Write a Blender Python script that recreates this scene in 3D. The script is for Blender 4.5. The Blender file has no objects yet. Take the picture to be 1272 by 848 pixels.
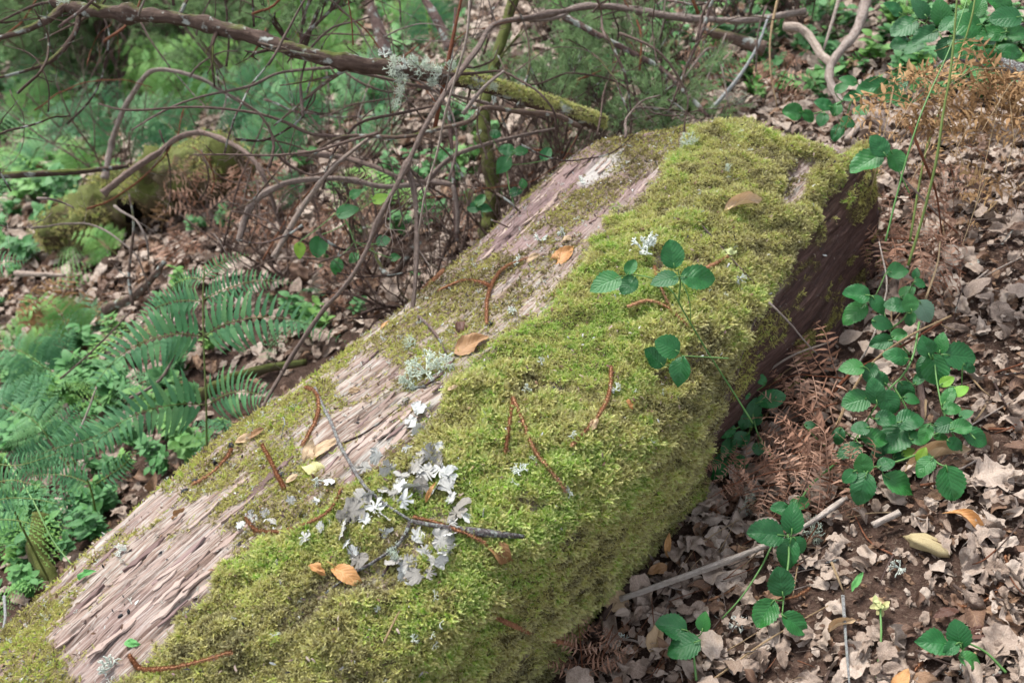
import bpy, math, random
import numpy as np
from mathutils import Vector, Matrix, Euler
from mathutils.bvhtree import BVHTree
from math import radians, sin, cos, pi

sc = bpy.context.scene
COL = sc.collection
rng = np.random.default_rng(7)
random.seed(7)
R = random.random
U = random.uniform

# ------------------------------------------------------------------ camera
CAMZ = 1.35
PITCH = radians(35)
F = 1237.0
cam_d = bpy.data.cameras.new('camera')
cam_d.lens = 35; cam_d.sensor_width = 36; cam_d.clip_start = .05; cam_d.clip_end = 300
cam = bpy.data.objects.new('camera', cam_d); COL.objects.link(cam)
cam.location = (0, 0, CAMZ); cam.rotation_euler = (pi/2 - PITCH, 0, 0)
sc.camera = cam
cam_d.dof.use_dof = True; cam_d.dof.focus_distance = 1.52; cam_d.dof.aperture_fstop = 5.6
# ------------------------------------------------------------------ sky and sun
w = bpy.data.worlds.new('World'); sc.world = w; w.use_nodes = True
wn = w.node_tree.nodes; wl = w.node_tree.links
bg = wn['Background']; bg.inputs[1].default_value = 0.09
sky = wn.new('ShaderNodeTexSky'); sky.sky_type = 'NISHITA'; sky.sun_disc = False
SUN_EL, SUN_AZ = radians(58), radians(-40)
sky.sun_elevation = SUN_EL; sky.sun_rotation = SUN_AZ
hs = wn.new('ShaderNodeHueSaturation'); hs.inputs['Saturation'].default_value = .30
wl.new(sky.outputs[0], hs.inputs['Color']); wl.new(hs.outputs[0], bg.inputs[0])
sd = bpy.data.lights.new('sun', 'SUN'); sd.energy = 1.5; sd.angle = radians(16); sd.color = (1, .97, .9)
so = bpy.data.objects.new('sun', sd); COL.objects.link(so)
sv = Vector((sin(SUN_AZ)*cos(SUN_EL), cos(SUN_AZ)*cos(SUN_EL), sin(SUN_EL)))
so.rotation_euler = sv.to_track_quat('Z', 'Y').to_euler(); so.location = sv*20
sc.view_settings.view_transform = 'Standard'; sc.view_settings.look = 'None'
sc.view_settings.exposure = 2.1; sc.view_settings.gamma = 1
sc.render.engine = 'CYCLES'
sc.cycles.max_bounces = 6; sc.cycles.diffuse_bounces = 3; sc.cycles.transmission_bounces = 3
sc.cycles.use_adaptive_sampling = True; sc.cycles.adaptive_threshold = .02

# ------------------------------------------------------------------ noise
def _h(i, j, k):
    n = (i*374761393 + j*668265263 + k*2147483647*3 + k*1274126177) & 0xffffffff
    n = ((n ^ (n >> 13))*1274126177) & 0xffffffff
    n = (n ^ (n >> 16))
    return (n & 0xffff)/65535.0*2 - 1
def vn(x, y, z=0.0):
    x = np.asarray(x, float); y = np.asarray(y, float); z = np.asarray(z, float) + x*0
    i = np.floor(x).astype(np.int64); j = np.floor(y).astype(np.int64); k = np.floor(z).astype(np.int64)
    a = x-i; b = y-j; c = z-k
    a = a*a*a*(a*(a*6-15)+10); b = b*b*b*(b*(b*6-15)+10); c = c*c*(3-2*c)
    def L(k):
        p = _h(i, j, k)*(1-a) + _h(i+1, j, k)*a
        q = _h(i, j+1, k)*(1-a) + _h(i+1, j+1, k)*a
        return p*(1-b) + q*b
    return L(k)*(1-c) + L(k+1)*c
def fbm(x, y, z=0.0, o=4):
    s = 0; a = 1; t = 0
    for q in range(o):
        s = s + a*vn(np.asarray(x)*2**q + 17.3*q, np.asarray(y)*2**q - 9.1*q, np.asarray(z)*2**q); t += a; a *= .5
    return s/t
def sstep(a, b, x):
    t = np.clip((x-a)/(b-a), 0, 1); return t*t*(3-2*t)

# ------------------------------------------------------------------ where the photographed points stand
RX = Vector((1, 0, 0)); FW = Vector((0, cos(PITCH), -sin(PITCH))); UP = Vector((0, sin(PITCH), cos(PITCH)))
CAM = Vector((0, 0, CAMZ))
def gz(x, y):
    return .35*x + .035*fbm(np.asarray(x)*1.3, np.asarray(y)*1.3, 3.0, 3) + .012*fbm(np.asarray(x)*7, np.asarray(y)*7, 1.0, 3)
def ray(x, y): return FW + RX*((x-636)/F) + UP*((424-y)/F)
def D(x, y, d): return CAM + ray(x, y)*d
def at(x, y, h=0.0):
    r = ray(x, y); t = (CAMZ-h)/max(.02, (.35*r.x - r.z))
    for _ in range(6):
        p = CAM + r*t
        e = p.z - float(gz(p.x, p.y)) - h
        t += e/max(.05, (.35*r.x - r.z))
    return CAM + r*min(t, 30)
def proj(P):
    P = np.asarray(P, float) - np.array([0, 0, CAMZ])
    d = P[..., 1]*cos(PITCH) - P[..., 2]*sin(PITCH)
    u = P[..., 1]*sin(PITCH) + P[..., 2]*cos(PITCH)
    return 636 + F*P[..., 0]/d, 424 - F*u/d, d
def depth(p): return (p-CAM).dot(FW)

# ------------------------------------------------------------------ materials
def new_mat(name):
    m = bpy.data.materials.new(name); m.use_nodes = True
    nt = m.node_tree; nt.nodes.clear()
    out = nt.nodes.new('ShaderNodeOutputMaterial')
    return m, nt, out
def N(nt, t, **kw):
    n = nt.nodes.new(t)
    for k, v in kw.items():
        if k.startswith('i_'): n.inputs[k[2:].replace('_', ' ')].default_value = v
        else: setattr(n, k, v)
    return n
def ramp(nt, stops, fac=None):
    r = nt.nodes.new('ShaderNodeValToRGB'); e = r.color_ramp.elements
    while len(e) > 1: e.remove(e[-1])
    e[0].position = stops[0][0]; e[0].color = (*stops[0][1], 1)
    for p, c in stops[1:]:
        x = e.new(p); x.color = (*c, 1)
    if fac is not None: nt.links.new(fac, r.inputs[0])
    return r
def mathn(nt, op, a, b=None, c=None, clamp=False):
    n = nt.nodes.new('ShaderNodeMath'); n.operation = op; n.use_clamp = clamp
    for i, v in enumerate((a, b, c)):
        if v is None: continue
        if isinstance(v, (int, float)): n.inputs[i].default_value = v
        else: nt.links.new(v, n.inputs[i])
    return n.outputs[0]
def mixc(nt, f, a, b, mode='MIX'):
    n = nt.nodes.new('ShaderNodeMix'); n.data_type = 'RGBA'; n.blend_type = mode
    for s, v in ((n.inputs[0], f), (n.inputs[6], a), (n.inputs[7], b)):
        if isinstance(v, (int, float)): s.default_value = v
        elif isinstance(v, tuple): s.default_value = (*v, 1)
        else: nt.links.new(v, s)
    return n.outputs[2]
def attr(nt, name, kind='GEOMETRY'):
    n = nt.nodes.new('ShaderNodeAttribute'); n.attribute_name = name; n.attribute_type = kind
    return n
def noise(nt, scale, detail=4, vec=None, rough=.6, dist=0):
    n = N(nt, 'ShaderNodeTexNoise'); n.inputs['Scale'].default_value = scale
    n.inputs['Detail'].default_value = detail; n.inputs['Roughness'].default_value = rough
    n.inputs['Distortion'].default_value = dist
    if vec is not None: nt.links.new(vec, n.inputs['Vector'])
    return n
def bump(nt, h, strength=.5, dist=.002):
    b = N(nt, 'ShaderNodeBump'); b.inputs['Strength'].default_value = strength; b.inputs['Distance'].default_value = dist
    nt.links.new(h, b.inputs['Height']); return b.outputs[0]
def surf(nt, out, color, rough=.7, normal=None, trans=0.0, tcol=None, spec=.3):
    p = N(nt, 'ShaderNodeBsdfPrincipled')
    if isinstance(color, tuple): p.inputs['Base Color'].default_value = (*color, 1)
    else: nt.links.new(color, p.inputs['Base Color'])
    if isinstance(rough, (int, float)): p.inputs['Roughness'].default_value = rough
    else: nt.links.new(rough, p.inputs['Roughness'])
    p.inputs['Specular IOR Level'].default_value = spec
    if normal is not None: nt.links.new(normal, p.inputs['Normal'])
    if trans:
        t = N(nt, 'ShaderNodeBsdfTranslucent'); nt.links.new(tcol if tcol is not None else color, t.inputs[0])
        if normal is not None: nt.links.new(normal, t.inputs['Normal'])
        mx = N(nt, 'ShaderNodeMixShader'); mx.inputs[0].default_value = trans
        nt.links.new(p.outputs[0], mx.inputs[1]); nt.links.new(t.outputs[0], mx.inputs[2])
        nt.links.new(mx.outputs[0], out.inputs[0])
    else:
        nt.links.new(p.outputs[0], out.inputs[0])
    return p
M = {}
def m_leaf(name, stops, rough=.5, trans=.25, vein=.35, veincol=None, spots=None, spec=.4, blotch=.5):
    """thin leaf: tone per leaf, blotches, midrib and side veins laid out along the leaf"""
    m, nt, out = new_mat(name); M[name] = m
    oi = N(nt, 'ShaderNodeObjectInfo'); tc = N(nt, 'ShaderNodeTexCoord')
    nz = noise(nt, 25, 5, tc.outputs['Object'])
    nz.noise_dimensions = '4D'; nt.links.new(mathn(nt, 'MULTIPLY', oi.outputs['Random'], 50.0), nz.inputs['W'])
    f = mathn(nt, 'ADD', mathn(nt, 'MULTIPLY', oi.outputs['Random'], 1-blotch*.7), mathn(nt, 'MULTIPLY', mathn(nt, 'SUBTRACT', nz.outputs[0], .2), blotch), clamp=True)
    col = ramp(nt, stops, f).outputs[0]
    sp = N(nt, 'ShaderNodeSeparateXYZ'); nt.links.new(tc.outputs['UV'], sp.inputs[0])
    v = mathn(nt, 'ABSOLUTE', mathn(nt, 'SUBTRACT', sp.outputs[1], .5))
    mid = mathn(nt, 'SUBTRACT', 1.0, mathn(nt, 'MULTIPLY', v, 26.0), clamp=True)
    sv_ = mathn(nt, 'FRACT', mathn(nt, 'SUBTRACT', mathn(nt, 'MULTIPLY', sp.outputs[0], 8.0), mathn(nt, 'MULTIPLY', v, 5.0)))
    sv_ = mathn(nt, 'ABSOLUTE', mathn(nt, 'SUBTRACT', sv_, .5))
    line = mathn(nt, 'SUBTRACT', 1.0, mathn(nt, 'MULTIPLY', sv_, 9.0), clamp=True)
    vm = mathn(nt, 'MAXIMUM', mid, mathn(nt, 'MULTIPLY', line, .6))
    vc = veincol or tuple(min(1, c*1.7) for c in stops[-1][1])
    col = mixc(nt, mathn(nt, 'MULTIPLY', vm, vein), col, vc)
    if spots:
        n2 = noise(nt, 60, 3, tc.outputs['Object'])
        s = ramp(nt, [(.64, (0, 0, 0)), (.70, (1, 1, 1))], n2.outputs[0])
        col = mixc(nt, mathn(nt, 'MULTIPLY', s.outputs[0], .7), col, spots)
    hgt = mathn(nt, 'ADD', mathn(nt, 'MULTIPLY', mathn(nt, 'SUBTRACT', sv_, vm), 1.2), noise(nt, 120, 3, tc.outputs['Object']).outputs[0])
    surf(nt, out, col, rough, bump(nt, hgt, .38, .0012), trans, spec=spec)
    return m
def m_bark(name, stops, scale=40, moss=0.0, lichen=0.0, rough=.85, mosscol=(.06, .07, .015)):
    m, nt, out = new_mat(name); M[name] = m
    tc = N(nt, 'ShaderNodeTexCoord'); oi = N(nt, 'ShaderNodeObjectInfo')
    n1 = noise(nt, scale, 6, tc.outputs['Object'], .7, .3)
    n3 = noise(nt, scale*4, 3, tc.outputs['Object'])
    mpu = N(nt, 'ShaderNodeMapping'); nt.links.new(tc.outputs['UV'], mpu.inputs[0]); mpu.inputs['Scale'].default_value = (scale*.55, 14, 1)
    nu_ = noise(nt, 1.0, 5, mpu.outputs[0], .75, .5)
    f = mathn(nt, 'ADD', mathn(nt, 'MULTIPLY', n1.outputs[0], .35), mathn(nt, 'ADD', mathn(nt, 'MULTIPLY', nu_.outputs[0], .5), mathn(nt, 'MULTIPLY', oi.outputs['Random'], .2)))
    col = ramp(nt, [(.5+(p_-.5)*.75, c_) for p_, c_ in stops], f).outputs[0]
    if lichen:
        n2 = noise(nt, scale*.8, 4, tc.outputs['Object'])
        s = ramp(nt, [(.58-.1*lichen, (0, 0, 0)), (.66-.1*lichen, (1, 1, 1))], n2.outputs[0])
        col = mixc(nt, mathn(nt, 'MULTIPLY', s.outputs[0], .8), col, (.42, .46, .42))
    if moss:
        g = N(nt, 'ShaderNodeNewGeometry'); sp = N(nt, 'ShaderNodeSeparateXYZ'); nt.links.new(g.outputs['Normal'], sp.inputs[0])
        n2 = noise(nt, 12, 4, tc.outputs['Object'])
        s = mathn(nt, 'ADD', mathn(nt, 'MULTIPLY', sp.outputs[2], .25), n2.outputs[0])
        s = ramp(nt, [(.98-.5*moss, (0, 0, 0)), (1.10-.5*moss, (1, 1, 1))], s)
        col = mixc(nt, s.outputs[0], col, mixc(nt, n3.outputs[0], mosscol, tuple(c*2 for c in mosscol)))
    h = mathn(nt, 'ADD', mathn(nt, 'ADD', n1.outputs[0], nu_.outputs[0]), mathn(nt, 'MULTIPLY', n3.outputs[0], .4))
    surf(nt, out, col, rough, bump(nt, h, 1.0, .006), spec=.2)
    return m
def m_plain(name, stops, scale=60, rough=.7, trans=0, bd=.001, spec=.3):
    m, nt, out = new_mat(name); M[name] = m
    tc = N(nt, 'ShaderNodeTexCoord'); oi = N(nt, 'ShaderNodeObjectInfo')
    n1 = noise(nt, scale, 4, tc.outputs['Object'])
    f = mathn(nt, 'ADD', mathn(nt, 'MULTIPLY', n1.outputs[0], .6), mathn(nt, 'MULTIPLY', oi.outputs['Random'], .4))
    col = ramp(nt, stops, f).outputs[0]
    surf(nt, out, col, rough, bump(nt, n1.outputs[0], .6, bd), trans, spec=spec)
    return m
m_leaf('bramble_green', [(.0, (.006, .065, .014)), (.5, (.013, .12, .024)), (.85, (.035, .17, .03)), (1, (.07, .21, .03))], .36, .22, .16, (.06, .26, .08), (.10, .075, .02), spec=.5)
m_leaf('bramble_yellow', [(.0, (.10, .32, .03)), (1, (.30, .45, .05))], .4, .3, .3, (.3, .5, .1))
m_leaf('bramble_pale', [(.0, (.13, .26, .17)), (1, (.18, .30, .2))], .6, .2, .3, (.3, .4, .3))
m_leaf('fern_green', [(.0, (.06, .19, .08)), (.5, (.10, .28, .115)), (1, (.19, .37, .12))], .5, .38, .2, (.08, .32, .15), (.28, .2, .09))
m_leaf('fern_light', [(.0, (.10, .30, .07)), (1, (.26, .46, .10))], .5, .35, .2)
m_leaf('herb_green', [(.0, (.04, .15, .045)), (.5, (.08, .24, .07)), (1, (.22, .40, .07))], .5, .3, .2)
m_leaf('fern_dry', [(.0, (.10, .04, .022)), (.5, (.29, .15, .095)), (1, (.52, .34, .25))], .8, .2, .2)
m_leaf('fern_gold', [(.0, (.15, .075, .03)), (.5, (.33, .19, .085)), (1, (.52, .34, .16))], .8, .25, .2)
m_leaf('litter_grey', [(.0, (.09, .055, .038)), (.25, (.20, .14, .105)), (.55, (.34, .265, .215)), (1, (.56, .48, .41))], .7, .1, .22, (.42, .36, .28), (.14, .09, .06), blotch=.8)
m_leaf('litter_brown', [(.0, (.045, .020, .013)), (.4, (.13, .07, .045)), (.7, (.24, .14, .08)), (1, (.36, .23, .14))], .6, .15, .3, (.4, .26, .14), (.12, .07, .04), blotch=.8)
m_leaf('leaf_beige', [(.0, (.40, .27, .15)), (1, (.52, .38, .24))], .5, .15, .4, (.6, .45, .3), (.3, .17, .08))
m_leaf('leaf_orange', [(.0, (.42, .19, .06)), (1, (.55, .30, .12))], .45, .2, .4, (.6, .4, .2), (.3, .12, .05))
m_leaf('leaf_brown', [(.0, (.20, .10, .04)), (1, (.33, .18, .08))], .5, .15, .4, (.4, .25, .12))
m_leaf('leaf_dark', [(.0, (.05, .02, .012)), (1, (.09, .035, .02))], .5, .1, .3)
m_leaf('leaf_cream', [(.0, (.55, .48, .22)), (1, (.45, .55, .25))], .5, .2, .3, (.6, .6, .3), (.35, .4, .15))
m_leaf('leaf_green', [(.0, (.07, .25, .06)), (1, (.12, .35, .10))], .5, .25, .4)
m_bark('bark_dark', [(.25, (.03, .018, .015)), (.5, (.10, .06, .052)), (.75, (.22, .15, .13))], 45, lichen=.4)
m_bark('bark_mossy', [(.25, (.035, .02, .015)), (.5, (.10, .065, .05)), (.75, (.2, .14, .11))], 40, moss=.55, lichen=.3)
m_bark('bark_very_mossy', [(.25, (.03, .02, .012)), (.5, (.08, .06, .03)), (.75, (.15, .12, .07))], 30, moss=.95, mosscol=(.055, .062, .015))
m_bark('twig_brown', [(.25, (.05, .03, .025)), (.5, (.13, .085, .07)), (.75, (.26, .19, .16))], 80)
m_bark('twig_grey', [(.25, (.08, .055, .045)), (.5, (.22, .165, .14)), (.75, (.42, .36, .32))], 90)
m_bark('twig_white', [(.25, (.20, .14, .11)), (.5, (.42, .335, .28)), (.75, (.62, .55, .49))], 90)
m_bark('twig_lichen', [(.3, (.03, .025, .03)), (.48, (.16, .13, .13)), (.6, (.42, .42, .42)), (.75, (.6, .62, .62))], 260, lichen=.7)
m_bark('straw', [(.25, (.36, .24, .14)), (.5, (.50, .35, .2)), (.75, (.62, .47, .3))], 90)
m_bark('red_stem', [(.25, (.10, .03, .015)), (.5, (.22, .08, .04)), (.75, (.32, .15, .09))], 90)
m_plain('stem_green', [(.2, (.05, .14, .03)), (.8, (.14, .26, .08))], 90, .5)
m_plain('stem_olive', [(.2, (.07, .10, .02)), (.8, (.15, .20, .05))], 50, .5)
m_plain('catkin', [(.2, (.20, .085, .04)), (.5, (.35, .17, .09)), (.8, (.48, .28, .16))], 300, .9)
m_plain('lichen_white', [(.2, (.50, .55, .48)), (.8, (.76, .80, .74))], 200, .9, .15)
m_plain('lichen_grey', [(.3, (.20, .18, .155)), (.45, (.38, .37, .345)), (.65, (.52, .53, .51))], 220, .9, .05)
m_plain('lichen_green', [(.2, (.44, .52, .42)), (.8, (.66, .72, .60))], 200, .9, .1)
m_plain('fungus', [(.3, (.22, .15, .07)), (.5, (.38, .32, .18)), (.7, (.38, .40, .26))], 40, .7)
m_plain('charcoal', [(.2, (.006, .006, .008)), (.8, (.03, .03, .035))], 80, .5)
m_plain('hollow', [(.2, (.004, .003, .002)), (.8, (.008, .006, .005))], 20, 1, spec=0)  # near-black and without gloss: shade inside the rot hole put into colour
m_plain('heath_green', [(.2, (.12, .19, .09)), (.5, (.20, .31, .14)), (.8, (.30, .42, .19))], 8, .7, .4)
m_plain('splinter_wood', [(.2, (.17, .115, .095)), (.5, (.32, .235, .20)), (.8, (.44, .345, .30))], 140, .8, bd=.002)
m_plain('bark_flake_mat', [(.2, (.09, .055, .05)), (.5, (.17, .11, .10)), (.8, (.26, .18, .17))], 80, .8, bd=.003)

def m_moss():
    m, nt, out = new_mat('moss_green'); M['moss_green'] = m
    t = attr(nt, 'tint', 'INSTANCER'); oi = N(nt, 'ShaderNodeObjectInfo'); a = attr(nt, 'along')
    f = mathn(nt, 'ADD', mathn(nt, 'MULTIPLY', mathn(nt, 'SUBTRACT', oi.outputs['Random'], .5), .5), t.outputs['Fac'], clamp=True)
    c = ramp(nt, [(0, (.07, .048, .02)), (.18, (.14, .11, .04)), (.38, (.33, .29, .095)), (.62, (.49, .465, .14)), (.82, (.38, .47, .08)), (1, (.22, .40, .04))], f).outputs[0]
    c = mixc(nt, mathn(nt, 'MULTIPLY', mathn(nt, 'POWER', a.outputs['Fac'], 2.0), .6), c, (.60, .58, .31))   # paler growing tips
    surf(nt, out, c, .75, None, .3, spec=.15)
m_moss()
def m_log():
    m, nt, out = new_mat('log_wood'); M['log_wood'] = m
    tc = N(nt, 'ShaderNodeTexCoord')
    mp = N(nt, 'ShaderNodeMapping'); nt.links.new(tc.outputs['UV'], mp.inputs[0]); mp.inputs['Scale'].default_value = (2.6, 60, 1)
    mp2 = N(nt, 'ShaderNodeMapping'); nt.links.new(tc.outputs['UV'], mp2.inputs[0]); mp2.inputs['Scale'].default_value = (24, 430, 1)
    g1 = noise(nt, 1.0, 8, mp.outputs[0], .74, .7); g2 = noise(nt, 1.0, 4, mp2.outputs[0], .6, .3)
    n3 = noise(nt, 7, 5, tc.outputs['Object']); n4 = noise(nt, 160, 3, tc.outputs['Object'])
    f = mathn(nt, 'ADD', mathn(nt, 'MULTIPLY', g1.outputs[0], .52), mathn(nt, 'MULTIPLY', g2.outputs[0], .48))
    wood = ramp(nt, [(.34, (.035, .022, .018)), (.42, (.14, .09, .07)), (.48, (.26, .185, .15)), (.54, (.32, .285, .25)), (.62, (.43, .40, .365)), (.72, (.55, .53, .50))], f).outputs[0]
    purp = ramp(nt, [(.3, (.045, .026, .026)), (.45, (.15, .095, .09)), (.6, (.27, .19, .185)), (.75, (.38, .30, .29))], f).outputs[0]
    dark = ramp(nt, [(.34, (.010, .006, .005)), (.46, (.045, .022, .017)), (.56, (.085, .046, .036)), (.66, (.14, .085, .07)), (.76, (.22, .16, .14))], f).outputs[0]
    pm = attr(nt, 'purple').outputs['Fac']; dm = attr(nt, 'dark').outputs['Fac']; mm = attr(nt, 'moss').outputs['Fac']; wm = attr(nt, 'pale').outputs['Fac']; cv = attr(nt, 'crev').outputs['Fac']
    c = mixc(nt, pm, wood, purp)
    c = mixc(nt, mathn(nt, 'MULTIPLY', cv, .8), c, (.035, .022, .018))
    mp3 = N(nt, 'ShaderNodeMapping'); nt.links.new(tc.outputs['UV'], mp3.inputs[0]); mp3.inputs['Scale'].default_value = (9, 150, 1)
    g3 = noise(nt, 1.0, 3, mp3.outputs[0], .5, .4)
    seam = ramp(nt, [(.455, (0, 0, 0)), (.49, (1, 1, 1)), (.51, (1, 1, 1)), (.545, (0, 0, 0))], g3.outputs[0]).outputs[0]
    gate = ramp(nt, [(.50, (0, 0, 0)), (.58, (1, 1, 1))], noise(nt, 22, 4, tc.outputs['Object']).outputs[0]).outputs[0]
    c = mixc(nt, mathn(nt, 'MULTIPLY', mathn(nt, 'MULTIPLY', seam, gate), .75), c, (.05, .035, .028))
    stn = ramp(nt, [(.52, (0, 0, 0)), (.68, (1, 1, 1))], noise(nt, 14, 5, tc.outputs['Object'], .7).outputs[0]).outputs[0]
    c = mixc(nt, mathn(nt, 'MULTIPLY', stn, .45), c, (.19, .12, .085))
    c = mixc(nt, wm, c, (.33, .305, .285))
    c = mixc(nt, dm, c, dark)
    sp = ramp(nt, [(.66, (0, 0, 0)), (.72, (1, 1, 1))], n4.outputs[0]).outputs[0]
    c = mixc(nt, mathn(nt, 'MULTIPLY', sp, .42), c, (.40, .42, .40))
    ms = mixc(nt, n4.outputs[0], (.045, .038, .012), (.14, .13, .035))
    c = mixc(nt, mathn(nt, 'MULTIPLY', mm, .95), c, ms)
    h = mathn(nt, 'ADD', mathn(nt, 'MULTIPLY', g1.outputs[0], 1.0), mathn(nt, 'MULTIPLY', g2.outputs[0], .5))
    h = mathn(nt, 'ADD', h, mathn(nt, 'MULTIPLY', n4.outputs[0], .15))
    surf(nt, out, c, .8, bump(nt, h, 1.0, .004), spec=.25)
m_log()
def m_ground():
    m, nt, out = new_mat('soil'); M['soil'] = m
    tc = N(nt, 'ShaderNodeTexCoord')
    n1 = noise(nt, 3, 6, tc.outputs['Object']); n2 = noise(nt, 45, 8, tc.outputs['Object'], .7); n3 = noise(nt, 220, 3, tc.outputs['Object'])
    f = mathn(nt, 'ADD', mathn(nt, 'MULTIPLY', n1.outputs[0], .3), mathn(nt, 'MULTIPLY', n2.outputs[0], .7))
    c = ramp(nt, [(.3, (.018, .011, .008)), (.48, (.06, .036, .027)), (.58, (.10, .062, .048)), (.7, (.17, .12, .09))], f).outputs[0]
    c = mixc(nt, ramp(nt, [(.54, (0, 0, 0)), (.74, (.6, .6, .6))], n3.outputs[0]).outputs[0], c, (.26, .2, .15))
    h = mathn(nt, 'ADD', n2.outputs[0], mathn(nt, 'MULTIPLY', n3.outputs[0], .35))
    surf(nt, out, c, .95, bump(nt, h, 1.0, .02), spec=.1)
m_ground()

# ------------------------------------------------------------------ mesh helpers
def mesh_from(name, V, Fs, mat=None, uv=None, attrs=None, smooth=True):
    me = bpy.data.meshes.new(name)
    V = np.asarray(V, np.float32)
    me.from_pydata(V.tolist() if len(V) < 50000 else V, [], Fs if isinstance(Fs, list) else Fs.tolist())
    if smooth: me.polygons.foreach_set('use_smooth', [True]*len(me.polygons))
    if uv is not None:
        l = me.uv_layers.new(name='UVMap'); li = np.zeros(len(me.loops), np.int32); me.loops.foreach_get('vertex_index', li)
        l.data.foreach_set('uv', np.asarray(uv, np.float32)[li].ravel())
    if attrs:
        for k, a in attrs.items():
            at_ = me.attributes.new(k, 'FLOAT', 'POINT'); at_.data.foreach_set('value', np.asarray(a, np.float32).ravel())
    if mat: me.materials.append(M[mat])
    me.update(); return me
def link(name, me, parent=None, mw=None):
    o = bpy.data.objects.new(name, me); COL.objects.link(o)
    if parent is not None:
        o.parent = parent
    if mw is not None:
        o.matrix_local = (parent_mat(parent).inverted() @ mw) if parent is not None else mw
    elif parent is not None:
        o.matrix_local = parent_mat(parent).inverted()
    return o
_pm = {}
def parent_mat(p):
    m = p.matrix_basis.copy()
    while p.parent is not None:
        p = p.parent; m = p.matrix_basis @ m
    return m
def tag(o, label, cat, group=None, kind=None):
    if label: o['label'] = label
    if cat: o['category'] = cat
    if group: o['group'] = group
    if kind: o['kind'] = kind
    return o
def empty(name, loc, label, cat, group=None, kind=None):
    o = bpy.data.objects.new(name, None); COL.objects.link(o); o.location = loc; o.empty_display_size = .05
    return tag(o, label, cat, group, kind)
class MB:
    def __init__(s): s.V = []; s.F = []; s.UV = []; s.A = []; s.n = 0
    def add(s, V, Fs, uv=None, a=None):
        V = np.asarray(V, float); s.V.append(V); n = s.n
        s.F.extend([tuple(i+n for i in f) for f in Fs])
        s.UV.append(np.zeros((len(V), 2)) if uv is None else np.asarray(uv)); s.A.append(np.zeros(len(V)) if a is None else np.asarray(a))
        s.n += len(V)
    def add_t(s, me4, Mx):
        V, Fs, uv, a = me4
        s.add(V @ np.array(Mx.to_3x3()).T + np.array(Mx.translation), Fs, uv, a)
    def mesh(s, name, mat, smooth=True, along=False):
        return mesh_from(name, np.concatenate(s.V), s.F, mat, np.concatenate(s.UV), {'along': np.concatenate(s.A)} if along else None, smooth)
    def build(s, name, mat, parent=None, smooth=True):
        return link(name, s.mesh(name, mat, smooth), parent)
def smooth_path(P, n):
    """Catmull-Rom through P, n samples"""
    P = np.array([tuple(p) for p in P], float)
    if len(P) == 2: return P[0] + (P[1]-P[0])*np.linspace(0, 1, n)[:, None]
    Q = np.vstack([2*P[0]-P[1], P, 2*P[-1]-P[-2]])
    t = np.linspace(0, len(P)-1-1e-6, n); i = t.astype(int); f = (t-i)[:, None]
    a, b, c, d = Q[i], Q[i+1], Q[i+2], Q[i+3]
    return .5*((2*b) + (c-a)*f + (2*a-5*b+4*c-d)*f*f + (3*b-a-3*c+d)*f**3)
def tube(mb, P, r, sides=7, rough=0.0, seed=0.0):
    P = np.asarray(P, float); n = len(P); r = np.broadcast_to(np.asarray(r, float), (n,))
    T = np.gradient(P, axis=0); T /= np.linalg.norm(T, axis=1)[:, None]+1e-12
    ref = np.array([.31, .22, .92]) if abs(T[:, 2]).mean() < .8 else np.array([.9, .2, .1])
    A = np.cross(T, ref); A /= np.linalg.norm(A, axis=1)[:, None]; B = np.cross(T, A)
    th = np.linspace(0, 2*pi, sides, endpoint=False)
    rr = r[:, None]*np.ones(sides)
    if rough: rr = rr*(1 + rough*fbm(np.arange(n)[:, None]*.35+seed, np.cos(th)[None, :]*1.7+seed, np.sin(th)[None, :]*1.7, 3))
    V = P[:, None]+rr[..., None]*(np.cos(th)[None, :, None]*A[:, None]+np.sin(th)[None, :, None]*B[:, None])
    V = V.reshape(-1, 3); Fs = []
    for i in range(n-1):
        for j in range(sides):
            k = (j+1) % sides
            Fs.append((i*sides+j, i*sides+k, (i+1)*sides+k, (i+1)*sides+j))
    Fs.append(tuple(range(sides))[::-1]); Fs.append(tuple((n-1)*sides+j for j in range(sides)))
    L = np.concatenate([[0], np.cumsum(np.linalg.norm(np.diff(P, axis=0), axis=1))])
    uv = np.stack([np.repeat(L, sides), np.tile(th/(2*pi), n)], 1)
    mb.add(V, Fs, uv)
def basis(pos, x, nrm, s=1.0):
    x = Vector(x).normalized(); z = Vector(nrm); z = (z - x*z.dot(x))
    if z.length < 1e-5: z = x.orthogonal()
    z.normalize(); y = z.cross(x)
    m = Matrix((x, y, z)).transposed().to_4x4()
    if not isinstance(s, (tuple, list)): s = (s, s, s)
    m = m @ Matrix.Diagonal((*s, 1)); m.translation = Vector(pos); return m
def rv(a=1.0): return Vector((U(-a, a), U(-a, a), U(-a, a)))

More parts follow.
